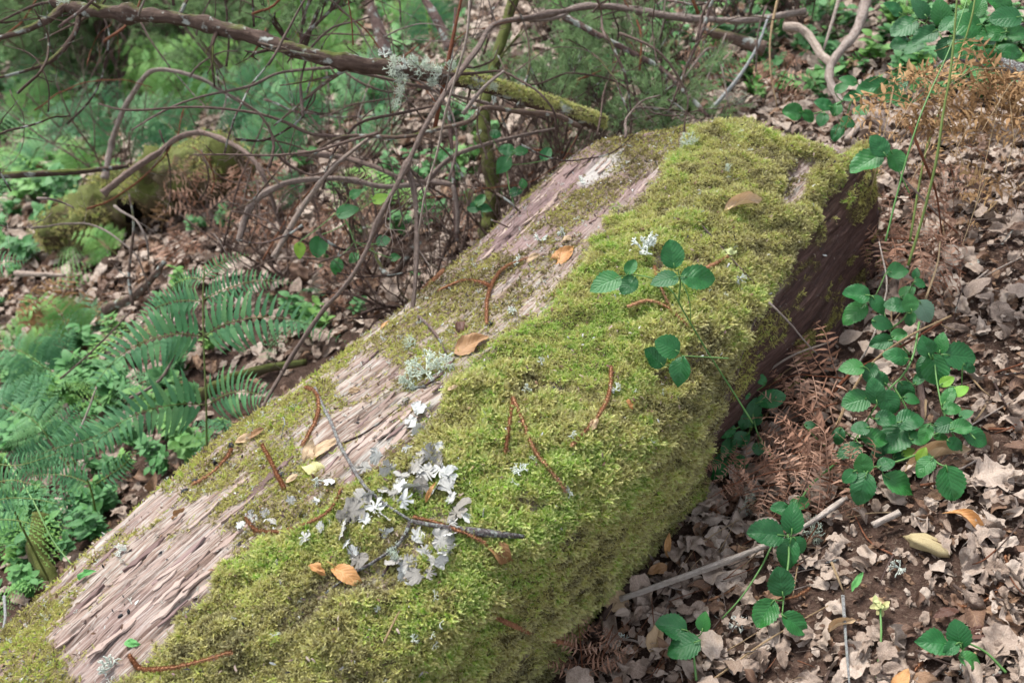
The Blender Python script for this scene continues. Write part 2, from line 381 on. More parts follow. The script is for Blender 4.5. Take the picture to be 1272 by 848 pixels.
# ------------------------------------------------------------------ leaf shapes (base at origin, tip at +X, length 1)
def leaf(width=.5, prof='ovate', nu=10, nv=3, fold=.12, curl=.1, wrinkle=.0, teeth=0.0, lobes=0.0, nl=5, seed=0, twist=0.0, roll=0.0):
    u = np.linspace(0, 1, nu+1); v = np.linspace(-1, 1, 2*nv+1)
    if prof == 'ovate': wd = np.sin(pi*u**.72)**.75
    elif prof == 'round': wd = np.sin(pi*u**.85)**.6
    elif prof == 'lance': wd = np.sin(pi*u**.8)
    elif prof == 'taper': wd = np.clip(u*9, 0, 1)*(1-u**1.7)**.9+.02
    elif prof == 'obovate': wd = np.sin(pi*u**1.5)**.8
    elif prof == 'torn': wd = np.clip(.75+.35*fbm(u*4+seed, u*0+seed, 0, 2), .2, 1)*np.sin(pi*np.clip(u, .04, .96))**.4
    wd = np.clip(wd, .02, 1)*width/2
    if lobes: wd = wd*(1-lobes*.5+lobes*np.abs(np.sin(pi*nl*u)))
    Uu, Vv = np.meshgrid(u, v, indexing='ij')
    W = wd[:, None]*np.ones_like(Vv)
    if teeth:
        tt = 1+teeth*np.where(np.arange(nu+1) % 2 == 0, 1, -1)[:, None]
        W = W*np.where(np.abs(Vv) > .99, tt, 1)
    if lobes or prof == 'torn':
        W = W*(1+.16*fbm(Uu*6+seed*3.1, np.sign(Vv)*2.0+seed, 0, 2)*(np.abs(Vv) > .5))
    X = Uu + (teeth*.15*np.abs(Vv) if teeth else 0); Y = Vv*W
    Z = fold*np.abs(Y) - curl*(Uu-.5)**2*1.0
    if wrinkle: Z = Z + wrinkle*fbm(Uu*3+seed*7.7, Y*5+seed, seed*1.3, 3)
    V = np.stack([X, Y, Z], -1)
    if roll:   # edges rolled up
        a = Y*roll*4; V[..., 1] = np.sin(a)/(roll*4); V[..., 2] += (1-np.cos(a))/(roll*4)
    if twist:
        a = twist*(Uu-.5); y, z = V[..., 1].copy(), V[..., 2].copy()
        V[..., 1] = y*np.cos(a)-z*np.sin(a); V[..., 2] = y*np.sin(a)+z*np.cos(a)
    m = 2*nv+1; Fs = []
    for i in range(nu):
        for j in range(m-1): Fs.append((i*m+j, (i+1)*m+j, (i+1)*m+j+1, i*m+j+1))
    return V.reshape(-1, 3), Fs, np.stack([Uu, Vv*.5+.5], -1).reshape(-1, 2), np.zeros(V.shape[0]*V.shape[1])
def leaf_with_stalk(L, lst=.25, r=.008):
    mb = MB(); mb.add(*L)
    tube(mb, [(-lst, 0, -.03), (-lst*.5, 0, 0), (0, 0, 0), (.2, 0, L[0][len(L[0])//5][2]*.0)], [r, r, r, r*.5], 4)
    return np.concatenate(mb.V), mb.F, np.concatenate(mb.UV)*1.0, np.concatenate(mb.A)
def to_mesh(L, name, mat): return mesh_from(name, L[0], L[1], mat, L[2])

# ------------------------------------------------------------------ scatter through geometry nodes
def scatter(name, variants, P, rot, scl, idx, tint, parent=None):
    """variants: meshes; P, rot, scl, idx, tint: arrays. One object with kind = stuff."""
    coll = bpy.data.collections.new(name+'_kinds')
    for i, me in enumerate(variants):
        o = bpy.data.objects.new('%s_%02d' % (name, i), me); coll.objects.link(o)
    me = bpy.data.meshes.new(name); P = np.asarray(P, np.float32)
    me.vertices.add(len(P)); me.vertices.foreach_set('co', P.ravel())
    a = me.attributes.new('rot', 'FLOAT_VECTOR', 'POINT'); a.data.foreach_set('vector', np.asarray(rot, np.float32).ravel())
    a = me.attributes.new('scl', 'FLOAT', 'POINT'); a.data.foreach_set('value', np.asarray(scl, np.float32))
    a = me.attributes.new('idx', 'INT', 'POINT'); a.data.foreach_set('value', np.asarray(idx, np.int32))
    a = me.attributes.new('tint', 'FLOAT', 'POINT'); a.data.foreach_set('value', np.asarray(tint, np.float32))
    o = link(name, me, parent)
    ng = bpy.data.node_groups.new(name+'_nodes', 'GeometryNodeTree')
    ng.interface.new_socket('Geometry', in_out='INPUT', socket_type='NodeSocketGeometry')
    ng.interface.new_socket('Geometry', in_out='OUTPUT', socket_type='NodeSocketGeometry')
    gi = ng.nodes.new('NodeGroupInput'); go = ng.nodes.new('NodeGroupOutput')
    ip = ng.nodes.new('GeometryNodeInstanceOnPoints'); ci = ng.nodes.new('GeometryNodeCollectionInfo')
    ci.inputs[0].default_value = coll; ci.inputs['Separate Children'].default_value = True; ci.inputs['Reset Children'].default_value = True
    def na(nm, dt):
        n = ng.nodes.new('GeometryNodeInputNamedAttribute'); n.data_type = dt; n.inputs[0].default_value = nm
        return next(s for s in n.outputs if s.name == 'Attribute' and s.enabled)
    L = ng.links
    L.new(gi.outputs[0], ip.inputs['Points']); L.new(ci.outputs[0], ip.inputs['Instance'])
    ip.inputs['Pick Instance'].default_value = True
    L.new(na('idx', 'INT'), ip.inputs['Instance Index'])
    er = ng.nodes.new('FunctionNodeEulerToRotation'); L.new(na('rot', 'FLOAT_VECTOR'), er.inputs[0]); L.new(er.outputs[0], ip.inputs['Rotation'])
    L.new(na('scl', 'FLOAT'), ip.inputs['Scale'])
    L.new(ip.outputs[0], go.inputs[0])
    md = o.modifiers.new('scatter', 'NODES'); md.node_group = ng
    o['kind'] = 'stuff'
    return o
def nrm(a): return a/(np.linalg.norm(a, axis=-1, keepdims=True)+1e-12)
def rots(Z, X):
    """euler angles for arrays of z (normal) and x directions"""
    Z = nrm(Z); X = nrm(X - Z*np.sum(X*Z, -1, keepdims=True)); Y = np.cross(Z, X)
    rx = np.arctan2(Y[:, 2], Z[:, 2]); ry = np.arcsin(np.clip(-X[:, 2], -1, 1)); rz = np.arctan2(X[:, 1], X[:, 0])
    return np.stack([rx, ry, rz], 1)

# ================================================================== GROUND
def build_ground():
    def axis(lo, hi, c0, c1, fine):
        a = list(np.arange(c0, c1, fine)); x = c1; s = fine
        while x < hi: a.append(x); s *= 1.25; x += s
        x = c0; s = fine; b = []
        while x > lo: s *= 1.25; x -= s; b.append(x)
        return np.array(b[::-1]+a)
    xs = axis(-60, 60, -2.6, 2.6, .022); ys = axis(-20, 90, .4, 5.0, .022)
    X, Y = np.meshgrid(xs, ys, indexing='ij')
    Z = gz(X, Y) + .006*fbm(X*30, Y*30, 5, 3)
    m = len(ys); i, j = np.meshgrid(np.arange(len(xs)-1), np.arange(m-1), indexing='ij'); i = i.ravel(); j = j.ravel()
    Fs = np.stack([i*m+j, (i+1)*m+j, (i+1)*m+j+1, i*m+j+1], 1)
    me = mesh_from('ground', np.stack([X, Y, Z], -1).reshape(-1, 3), Fs, 'soil')
    o = link('ground', me); o['kind'] = 'structure'; o['label'] = 'dark brown forest soil sloping down to the left'
build_ground()

# ================================================================== THE BIG FALLEN LOG
def build_log():
    Rr = [(-120, 1290, .33), (200, 1060, .36), (440, 848, .38), (580, 715, .38), (700, 592, .37), (830, 455, .335), (950, 325, .30), (1010, 250, .285), (1062, 183, .27)]
    Er = [(-430, 1090, .36), (-140, 905, .40), (30, 762, .42), (170, 640, .44), (300, 532, .45), (430, 440, .44), (560, 335, .42), (655, 245, .40), (752, 152, .37)]
    Cr = [(300, 1350, -.04), (480, 1080, -.04), (640, 865, -.04), (740, 745, -.04), (835, 640, -.04), (920, 555, -.04), (1010, 465, -.04), (1060, 390, -.04), (1108, 300, -.04)]
    n = len(Rr); Rp = [at(*p) for p in Rr]; Ep = [at(*p) for p in Er]; Cp = [at(*p) for p in Cr]
    K = []
    for k in range(n):
        r, e, c = Rp[k], Ep[k], Cp[k]
        out = (r-e); out.z = 0; out.normalize()
        up = Vector((0, 0, 1))
        q1 = e.lerp(r, .28)+up*.052; q2 = e.lerp(r, .62)+up*.066
        rr = r+up*.004
        f1 = r.lerp(c, .30)+out*.047; f2 = r.lerp(c, .68)+out*.03
        eo = e-out*.04-up*.07; eb = e-out*.015-up*.25; b1 = e.lerp(c, .2); b1.z = float(gz(b1.x, b1.y))-.03
        b2 = e.lerp(c, .7); b2.z = float(gz(b2.x, b2.y))-.07
        K.append([e, q1, q2, rr, f1, f2, c, b2, b1, eb, eo])
    K = np.array([[tuple(p) for p in k] for k in K])           # station, rail
    # along the length
    NS = 620; NT_vis = 430; NT_hid = 60
    A = np.stack([smooth_path(K[:, j], NS) for j in range(K.shape[1])], 1)   # NS x rails x 3
    # around: closed catmull-rom; rails 0..6 dense, the rest coarse
    Rn = A.shape[1]
    t = np.concatenate([np.linspace(-1.0, 6.1, NT_vis, endpoint=False), np.linspace(6.1, Rn-1.0, NT_hid, endpoint=False)])
    i = np.floor(t).astype(int); f = (t-i)[None, :, None]
    a, b, c, d = A[:, (i-1) % Rn], A[:, i % Rn], A[:, (i+1) % Rn], A[:, (i+2) % Rn]
    P = .5*((2*b)+(c-a)*f+(2*a-5*b+4*c-d)*f*f+(3*b-a-3*c+d)*f**3)
    NT = P.shape[1]
    # arc coordinates
    s = np.concatenate([[0], np.cumsum(np.linalg.norm(np.diff(P[:, NT_vis//3], axis=0), axis=1))])[:, None]*np.ones(NT)
    wv = np.concatenate([np.zeros((NS, 1)), np.cumsum(np.linalg.norm(np.diff(P, axis=1), axis=2), axis=1)], 1)
    Ts = np.gradient(P, axis=0); Tt = np.gradient(P, axis=1)
    Nn = nrm(np.cross(Tt, Ts)); cen = A.mean(1)[:, None]
    if np.sum(Nn*(P-cen)) < 0: Nn = -Nn
    # ragged far end
    k = np.arange(NS)[:, None]/NS
    px, py, _ = proj(P)
    def poly(pts, soft=14, wob=16, sc_=.03, z=0.0):
        pts = np.array(pts, float); X = px + wob*fbm(px*sc_, py*sc_, z, 4); Y = py + wob*fbm(px*sc_, py*sc_, z+5.5, 4)
        dmin = np.full(X.shape, 1e9); ins = np.zeros(X.shape, bool); m = len(pts)
        for q in range(m):
            x1, y1 = pts[q]; x2, y2 = pts[(q+1) % m]
            dx, dy = x2-x1, y2-y1; tt = np.clip(((X-x1)*dx+(Y-y1)*dy)/(dx*dx+dy*dy), 0, 1)
            dmin = np.minimum(dmin, np.hypot(X-x1-tt*dx, Y-y1-tt*dy))
            cnd = ((y1 > Y) != (y2 > Y)) & (X < (x2-x1)*(Y-y1)/(y2-y1+1e-9)+x1); ins ^= cnd
        return sstep(-soft, soft, np.where(ins, dmin, -dmin))
    dense = poly([(885, 138), (950, 126), (1003, 152), (998, 180), (1040, 205), (1100, 120), (1160, 190), (1075, 240), (1010, 300), (962, 372), (922, 440), (905, 520), (868, 592), (905, 640), (700, 1000), (150, 1200), (150, 848), (200, 800), (245, 762), (270, 722), (300, 694), (350, 668), (410, 640), (455, 590), (520, 560), (548, 520), (552, 492), (580, 452), (640, 425), (690, 380), (728, 330), (744, 286), (800, 246), (832, 205), (862, 165)], z=1)
    hole = poly([(985, 195), (1010, 205), (1000, 240), (975, 262), (958, 250)], 6, 10, z=2) + poly([(995, 150), (1034, 166), (1030, 184), (1000, 186)], 4, 5, z=3)
    dense = dense*(1-np.clip(hole, 0, 1))
    thin = np.zeros_like(dense)
    for pts, v in (([(640, 290), (660, 230), (760, 140), (885, 130), (870, 170), (800, 235), (740, 270), (690, 330), (560, 470), (420, 500), (330, 520), (330, 490), (470, 400), (560, 370)], .5),
                   ([(-60, 790), (40, 740), (110, 690), (130, 710), (60, 790), (170, 830), (160, 900), (-60, 900)], .8),
                   ([(200, 600), (240, 560), (330, 500), (430, 450), (440, 490), (350, 540), (300, 560), (250, 600)], .75),
                   ([(300, 590), (360, 560), (420, 570), (520, 540), (560, 500), (570, 560), (420, 650), (330, 680), (270, 720), (255, 690)], .8),
                   ([(520, 370), (600, 300), (650, 330), (560, 400)], .6)):
        thin = np.maximum(thin, v*poly(pts, 18, 26, .035, z=len(pts)))
    bare = np.zeros_like(dense)
    for pts in ([(60, 800), (110, 720), (200, 640), (250, 610), (330, 590), (330, 620), (265, 700), (225, 770), (190, 800), (110, 870)],
                [(385, 575), (420, 520), (470, 495), (535, 478), (520, 520), (460, 580), (420, 600)],
                [(600, 300), (690, 205), (735, 165), (745, 190), (690, 250), (625, 310)],
                [(738, 270), (800, 212), (812, 225), (765, 262)], [(400, 470), (470, 440), (500, 460), (440, 500)],
                [(715, 222), (745, 195), (772, 190), (768, 215), (722, 232)]):
        bare = np.maximum(bare, poly(pts, 8, 14, .04, z=len(pts)+.5))
    thin = thin*(1-.93*bare)
    spk = .5*sstep(.15, .38, fbm(s*10, wv*26, 61, 3))
    thin = np.maximum(thin*(1-.9*bare), spk*(1-.8*bare))
    thin = np.clip(thin*1.15, 0, 1)*sstep(-.42, .05, fbm(s*9, wv*26, 9, 4)+.14)
    core = poly([(235, 612), (320, 552), (372, 545), (385, 590), (430, 600), (440, 650), (330, 682), (285, 680)], 16, 26, .05, z=23)
    thin = np.maximum(thin, .85*core*sstep(-.35, .15, fbm(s*18, wv*30, 60, 3)+.1))
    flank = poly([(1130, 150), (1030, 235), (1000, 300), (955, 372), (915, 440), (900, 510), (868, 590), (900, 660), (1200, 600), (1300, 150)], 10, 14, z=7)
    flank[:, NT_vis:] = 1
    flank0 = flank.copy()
    flank = np.clip(flank - .8*sstep(.2, .45, fbm(px*.05, py*.02, 40, 3))*poly([(1100, 200), (1060, 220), (1005, 300), (955, 380), (915, 450), (900, 520), (935, 500), (965, 430), (1020, 360), (1080, 270)], 12, 18, z=17), 0, 1)
    dense = dense*(1-flank*.93)*(1-.55*sstep(.28, .5, fbm(s*11, wv*13, 50, 3)))
    purple = poly([(560, 340), (640, 230), (760, 130), (890, 120), (800, 230), (740, 290), (640, 340)], 40, 20, z=8)
    purple = np.maximum(purple, .45*sstep(-.1, .3, fbm(s*4, wv*9, 30, 3)))
    pale = poly([(716, 226), (742, 196), (772, 190), (770, 214), (726, 234)], 5, 8, z=12)
    # relief: fibres, lifted plates and cracks in the wood, cushions in the moss
    wwp = wv + .010*fbm(s*6, wv*6, 2, 3)
    plate = (fbm(s*3.6, wwp*20, 3, 3)*.65+fbm(s*8, wwp*46, 13, 3)*.45)*3.2; plate = (np.floor(plate)+sstep(.75, 1, plate-np.floor(plate)))/3.5
    fib = fbm(s*6, wwp*130, 4, 3)
    crack = np.abs(fbm(s*2.4, wwp*36, 11, 3)); crk = 1-sstep(.0, .065, crack)
    broad = fbm(s*4, wv*7, 6, 3)
    mossy = np.clip(dense+thin*.6, 0, 1)
    woodh = plate*.0048+fib*.0036-crk*.0075
    woodd = plate*.006+fib*.003-crk*.006
    lump = fbm(s*16, wv*16, 21, 3)
    disp = (1-mossy)*np.where(flank > .5, woodd, woodh) + broad*.012 + dense*(.012+.011*lump+.008*fbm(s*48, wv*48, 22, 2))
    endc = sstep(.93, 1.0, k)*(1+.0*wv)
    P2 = P + Nn*disp[..., None]
    # mossy shoulder at the far right corner
    d0 = at(1078, 188, .26); dd = np.linalg.norm(P2-np.array(tuple(d0)), axis=2)
    P2 = P2 + np.array([.35, .1, .35])[None, None]*(.10*np.exp(-(dd/.10)**2))[..., None]
    # far end: ragged break
    axd = nrm(A[-1].mean(0)-A[-40].mean(0)); rag = fbm(wv*18, wv*0+2, 3, 3)
    P2 = P2 + axd*(endc*(.05*rag))[..., None] - Nn*(endc**1.6*.055)[..., None]
    # reindex seam-free
    idx = np.arange(NS*NT).reshape(NS, NT)
    q0 = idx[:-1]; q1 = idx[1:]; q0n = np.roll(q0, -1, 1); q1n = np.roll(q1, -1, 1)
    Fs = np.stack([q0, q1, q1n, q0n], -1).reshape(-1, 4).tolist()
    V = P2.reshape(-1, 3)
    # end cap
    cc = P2[-1].mean(0)+axd*.01; V = np.vstack([V, cc]); ci = len(V)-1; last = idx[-1]
    Fs += [(int(last[j]), ci, int(last[(j+1) % NT])) for j in range(NT)]
    cc = P2[0].mean(0); V = np.vstack([V, cc]); ci = len(V)-1; last = idx[0]
    Fs += [(int(last[(j+1) % NT]), ci, int(last[j])) for j in range(NT)]
    def E(a, v=0): return np.concatenate([a.ravel(), [v, v]])
    uv = np.stack([E(s), E(wv)], 1)
    root = empty('fallen_log', tuple(P2[NS//2].mean(0)), 'big rotting log lying on the slope, half bare splintered wood, half thick yellow-green moss', 'log')
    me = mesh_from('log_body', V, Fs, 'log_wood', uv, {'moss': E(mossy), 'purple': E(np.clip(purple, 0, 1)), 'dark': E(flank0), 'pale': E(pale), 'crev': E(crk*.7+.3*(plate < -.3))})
    body = link('trunk', me, root); body['label'] = 'weathered grey-brown wood of the log'
    bvh = BVHTree.FromPolygons([tuple(v) for v in V[:-2:1].tolist()] if False else V.tolist(), Fs)
    return root, bvh, dict(P=P2, N=nrm(np.cross(np.gradient(P2, axis=1), np.gradient(P2, axis=0))), Nb=Nn, s=s, w=wv, dense=dense, thin=thin, flank=flank, px=px, py=py, bare=bare, NTv=NT_vis, axd=axd)
LOG, LBVH, LG = build_log()
if np.sum(LG['N']*LG['Nb']) < 0: LG['N'] = -LG['N']
def onlog(x, y, off=0.0, fallback=True):
    r = ray(x, y).normalized(); h = LBVH.ray_cast(CAM, r)
    if h[0] is None: return (at(x, y, off), Vector((0, 0, 1))) if fallback else None
    n = h[1] if h[1].dot(r) < 0 else -h[1]
    g = at(x, y, 0)
    if (g-CAM).length < (h[0]-CAM).length: return at(x, y, off), Vector((-.33, 0, .94))
    NT = LG['P'].shape[1]; f = h[2]; ii, jj = divmod(f, NT)
    if ii < LG['P'].shape[0]-1: off += .0055*float(LG['dense'][ii, jj])
    n = (n*.35 + Vector((-.12, -.15, .95))*.65).normalized()
    return h[0]+n*off, n
def inside_log(p, extra=0.0):
    h = LBVH.ray_cast(Vector(p)+Vector((0, 0, .001)), Vector((0, 0, 1)))
    if h[0] is not None and (h[0]-Vector(p)).length < .9: return True
    return False

# moss shoots
def moss_tuft(seed, nsh=8, L=1.0, spread=1.0, fine=1.0):
    rg = random.Random(seed); mb = MB(); V = []; Fs = []; A = []
    for q in range(nsh):
        az = rg.uniform(0, 2*pi); lean = rg.uniform(.2, 1.1)*spread
        b = np.array([rg.uniform(-.35, .35), rg.uniform(-.35, .35), -.15]); l = L*rg.uniform(.6, 1.15)
        d = np.array([cos(az)*sin(lean), sin(az)*sin(lean), cos(lean)])
        cur = np.array([cos(az+rg.uniform(-1, 1)), sin(az+rg.uniform(-1, 1)), -.5])*rg.uniform(.1, .5)
        n = 7; pts = [b + d*l*(k/n) + cur*l*(k/n)**2 for k in range(n+1)]
        side0 = np.cross(d, [rg.uniform(-1, 1), rg.uniform(-1, 1), .3]); side0 /= np.linalg.norm(side0)
        for k in range(n):
            t = k/n; a0, a1 = pts[k], pts[k+1]; T = (a1-a0)/np.linalg.norm(a1-a0)
            S = side0-T*np.dot(side0, T); S /= np.linalg.norm(S); B = np.cross(T, S)
            wl = .17*fine*(1-.55*t)*l
            for sg in (-1, 1):
                o = (S*sg*.9+B*rg.uniform(-.5, .5)+T*.65); o = o/np.linalg.norm(o)*wl*rg.uniform(.8, 1.3)
                n0 = len(V); V += [a0-T*.03, a1-T*.02, a0+(a1-a0)*.6+o]; A += [t, t, min(1, t+.3)]; Fs.append((n0, n0+1, n0+2))
        n0 = len(V); V += [pts[-2]+side0*.05*l, pts[-2]-side0*.05*l, pts[-1]+T*.1*l]; A += [1, 1, 1]; Fs.append((n0, n0+1, n0+2))
    V = np.array(V)
    return V, Fs, np.zeros((len(V), 2)), np.array(A)
def build_moss():
    P, Nv, dn, th = LG['P'], LG['N'], LG['dense'], LG['thin']; NTv = LG['NTv']
    a = np.linalg.norm(np.cross(np.gradient(P, axis=0), np.gradient(P, axis=1)), axis=2)
    w8 = a*(dn > .12)*np.clip(dn, 0, 1); vis = (LG['px'] > -120) & (LG['px'] < 1330) & (LG['py'] < 1080)
    fac = 1.0
    V_ = np.array([0, 0, CAMZ])-P; face = np.sum(nrm(V_)*Nv, -1) > -.45
    w8 = w8*vis*face; w8[:, NTv:] = 0
    dens_t = [mesh_from('m%d' % i, *(lambda t: (t[0], t[1]))(tt), 'moss_green', tt[2], {'along': tt[3]}, False) for i, tt in enumerate([moss_tuft(i+1, 5, 1, 1.25, 1.75) for i in range(7)])]
    short_t = [mesh_from('n%d' % i, tt[0], tt[1], 'moss_green', tt[2], {'along': tt[3]*.5}, False) for i, tt in enumerate([moss_tuft(i+31, 5, .8, 1.4, 1.7) for i in range(4)])]
    meshes = dens_t+short_t
    def pick(w8, n):
        p = w8.ravel()/w8.sum(); k = rng.choice(p.size, n, p=p); i, j = np.unravel_index(k, w8.shape)
        j2 = np.minimum(j+1, P.shape[1]-1); i2 = np.minimum(i+1, P.shape[0]-1)
        u = rng.random((n, 1)); v = rng.random((n, 1))
        return P[i, j]+(P[i, j2]-P[i, j])*u+(P[i2, j]-P[i, j])*v, Nv[i, j], i, j
    area = (a*(dn > .3)*vis*face)[:, :NTv].sum(); n = int(area*92000)
    print('moss area', area, n)
    Q, Nq, i, j = pick(w8, n)
    s, wv = LG['s'][i, j], LG['w'][i, j]
    tint = .57+.38*fbm(s*7, wv*7, 2, 3)+.40*fbm(s*34, wv*34, 4, 2)+.10*rng.standard_normal(n)-.35*sstep(.2, .5, fbm(s*11, wv*13, 50, 3))
    x, y = LG['px'][i, j], LG['py'][i, j]
    def blob(cx, cy, r): return np.exp(-(((x-cx)**2+(y-cy)**2)/r**2))
    tint += .30*blob(600, 530, 60)+.30*blob(720, 440, 120)+.12*blob(900, 200, 110)+.28*blob(760, 300, 60)+.2*blob(800, 410, 60)+.25*blob(650, 640, 60)+.12*blob(500, 760, 120)+.15*blob(560, 720, 50)
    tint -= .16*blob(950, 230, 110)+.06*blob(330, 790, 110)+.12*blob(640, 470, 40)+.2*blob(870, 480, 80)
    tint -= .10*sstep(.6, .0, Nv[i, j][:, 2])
    down = np.array([0, 0, -1.0])+.4*LG['axd']*-1
    zdir = Nq + .62*rng.standard_normal((n, 3)) + np.array([-.05, -.35, -.10]); 
    zdir = zdir + down*(1-Nq[:, 2:3])*.9
    rot = rots(zdir, rng.standard_normal((n, 3)))
    h = fbm(s*16, wv*16, 21, 3)
    scl = (.0080+.0036*h)*(1+.45*fbm(s*5, wv*6, 71, 2))*rng.uniform(.7, 1.35, n)*(1-.0*dn[i, j])*(.6+.4*dn[i, j])
    idx = rng.integers(0, 7, n)
    # short olive moss on the half-bare parts
    w2 = a*th*(1-np.clip(dn, 0, 1))*vis; w2[:, NTv:] = 0
    n2 = int(w2.sum()*150000)
    Q2, N2, i2, j2 = pick(w2, n2)
    rot2 = rots(N2+.5*rng.standard_normal((n2, 3)), rng.standard_normal((n2, 3)))
    s2, v2 = LG['s'][i2, j2], LG['w'][i2, j2]
    scl2 = .0064*rng.uniform(.5, 1.5, n2)
    tint2 = .30+.3*fbm(s2*12, v2*12, 7, 3)+.10*rng.standard_normal(n2)
    x, y = LG['px'][i2, j2], LG['py'][i2, j2]
    tint2 += .2*sstep(340, 440, y)*1.0
    o = scatter('moss', meshes, np.vstack([Q+Nq*.001, Q2]), np.vstack([rot, rot2]), np.concatenate([scl, scl2]), np.concatenate([idx, rng.integers(7, 11, n2)]), np.clip(np.concatenate([tint, tint2]), 0, 1), LOG)
    o['label'] = 'thick feathery yellow-green moss covering the ridge and flank of the log'
    print('moss', n, n2)
    # few shoots hanging on the dark flank
build_moss()

# splinters and bark flakes lifted from the bare wood
def build_splinters():
    rg = random.Random(5)
    P, Nb = LG['P'], LG['Nb']; w8 = LG['bare']*1.0; w8[:, LG['NTv']:] = 0
    w8 = w8*(LG['dense'] < .2)*(LG['px'] > -20)*(LG['py'] < 870)*(Nb[..., 2] > .35)
    T = nrm(np.roll(P, -14, 0)-np.roll(P, 14, 0)); w8[:16] = 0; w8[-16:] = 0
    k = rng.choice(w8.size, 130, p=w8.ravel()/w8.sum()); I, J = np.unravel_index(k, w8.shape)
    tmpl = []
    for q in range(9):
        L = 1; nn = 9; u = np.linspace(0, 1, nn); V = []; Fs = []
        wdt = .11*np.sin(pi*np.clip(u, .03, .97))**.5*(1+.5*vn(u*7+q*3.1, u*0+q)); mid = .05*vn(u*3+q, u*0+5.5)
        for kk in range(nn):
            lift = .06*(u[kk]-.3)**2*(1 if q % 2 else 2.2)
            V += [(u[kk], mid[kk]-wdt[kk], -.03), (u[kk], mid[kk]-wdt[kk]*.7, lift+.022), (u[kk], mid[kk]+wdt[kk]*.8, lift+.028), (u[kk], mid[kk]+wdt[kk], -.03)]
        for kk in range(nn-1):
            for m_ in range(3): Fs.append((kk*4+m_, (kk+1)*4+m_, (kk+1)*4+m_+1, kk*4+m_+1))
        Fs += [(0, 1, 2, 3), tuple((nn-1)*4+z for z in (3, 2, 1, 0))]
        tmpl.append(mesh_from('splinter', V, Fs, 'splinter_wood' if q % 3 else 'bark_flake_mat', smooth=False))
    for i, j in zip(I, J):
        p = Vector(P[i, j]); n = Vector(Nb[i, j]); t = Vector(T[i, j])*rg.choice((-1, 1))
        t = (t + rv(.06)).normalized(); L = rg.uniform(.02, .075)
        o = link('splinter', rg.choice(tmpl), LOG, basis(p+n*.0005, t, n+rv(.15), (L, L*rg.uniform(.5, 1.0), L*.5)))
build_splinters()

LML = [(388, 585, 'the yellow-green fading leaf'), (400, 560, 'the two joined pale leaves'), (337, 580, 'the short straight catkin'), (370, 658, 'the long curved catkin'), (434, 719, 'the aslant orange leaf'), (396, 711, 'the tan stalk-end leaf'), (545, 655, 'the thick patch-crossing catkin'), (620, 690, 'the arc-shaped brown leaf'), (535, 617, 'the narrow orange scrap'), (448, 600, 'the lichen-crusted twig'), (512, 650, 'the fork of the lichen twig'), (470, 698, 'the pale side twig'), (625, 668, 'the dark white-crusted twig end'), (498, 692, 'the green tuft in the grey patch'), (560, 560, 'the bright moss edge'), (480, 575, 'the lower end of the bare strip'), (530, 465, 'the large pale green tuft'), (270, 590, 'the left-rim catkin'), (305, 540, 'the curled leaves on the left rim'), (610, 402, 'the foot of the forked catkin'), (152, 686, 'the white lichen by the left rim'), (109, 716, 'the fresh green leaf'), (165, 800, 'the lower green leaf'), (688, 483, 'the middle moss hollow')]
LMT = [(142, 150, 'the hoop branch'), (60, 215, 'the level mossy branch'), (290, 180, 'the arched brown branch'), (180, 262, 'the rot hole of the mossy log'), (300, 42, 'the thick start of the long dark branch'), (520, 95, 'the tufted lichens on the long branch'), (690, 133, 'the mossy end of the long branch'), (560, 110, 'the top of the white stalk'), (530, 240, 'the foot of the white stalk'), (470, 270, 'the middle of the long dead branch'), (515, 330, 'the hanging grey twig'), (405, 200, 'the pale forked stick'), (340, 235, 'the thick grey curved branch'), (600, 180, 'the pale stick by the log corner'), (608, 220, 'the mossy upright trunk'), (640, 22, 'the end of the level top branch'), (785, 66, 'the lichen-spotted falling branch'), (860, 22, 'the middle of the level top branch'), (250, 350, 'the crown of the big fern'), (400, 410, 'the right tip of the big fern'), (680, 185, 'the dry fern clump'), (955, 60, 'the straw-coloured upright stalk'), (900, 60, 'the bent grey twig'), (460, 20, 'the dark slanting trunk'), (720, 100, 'the fine-leaved heath'), (630, 190, 'the pale leaflets in the hollow'), (430, 262, 'the bright leaves in the thicket'), (20, 100, 'the hooking thin branch'), (240, 133, 'the thin level twig'), (345, 470, 'the lower end of the long dead branch')]
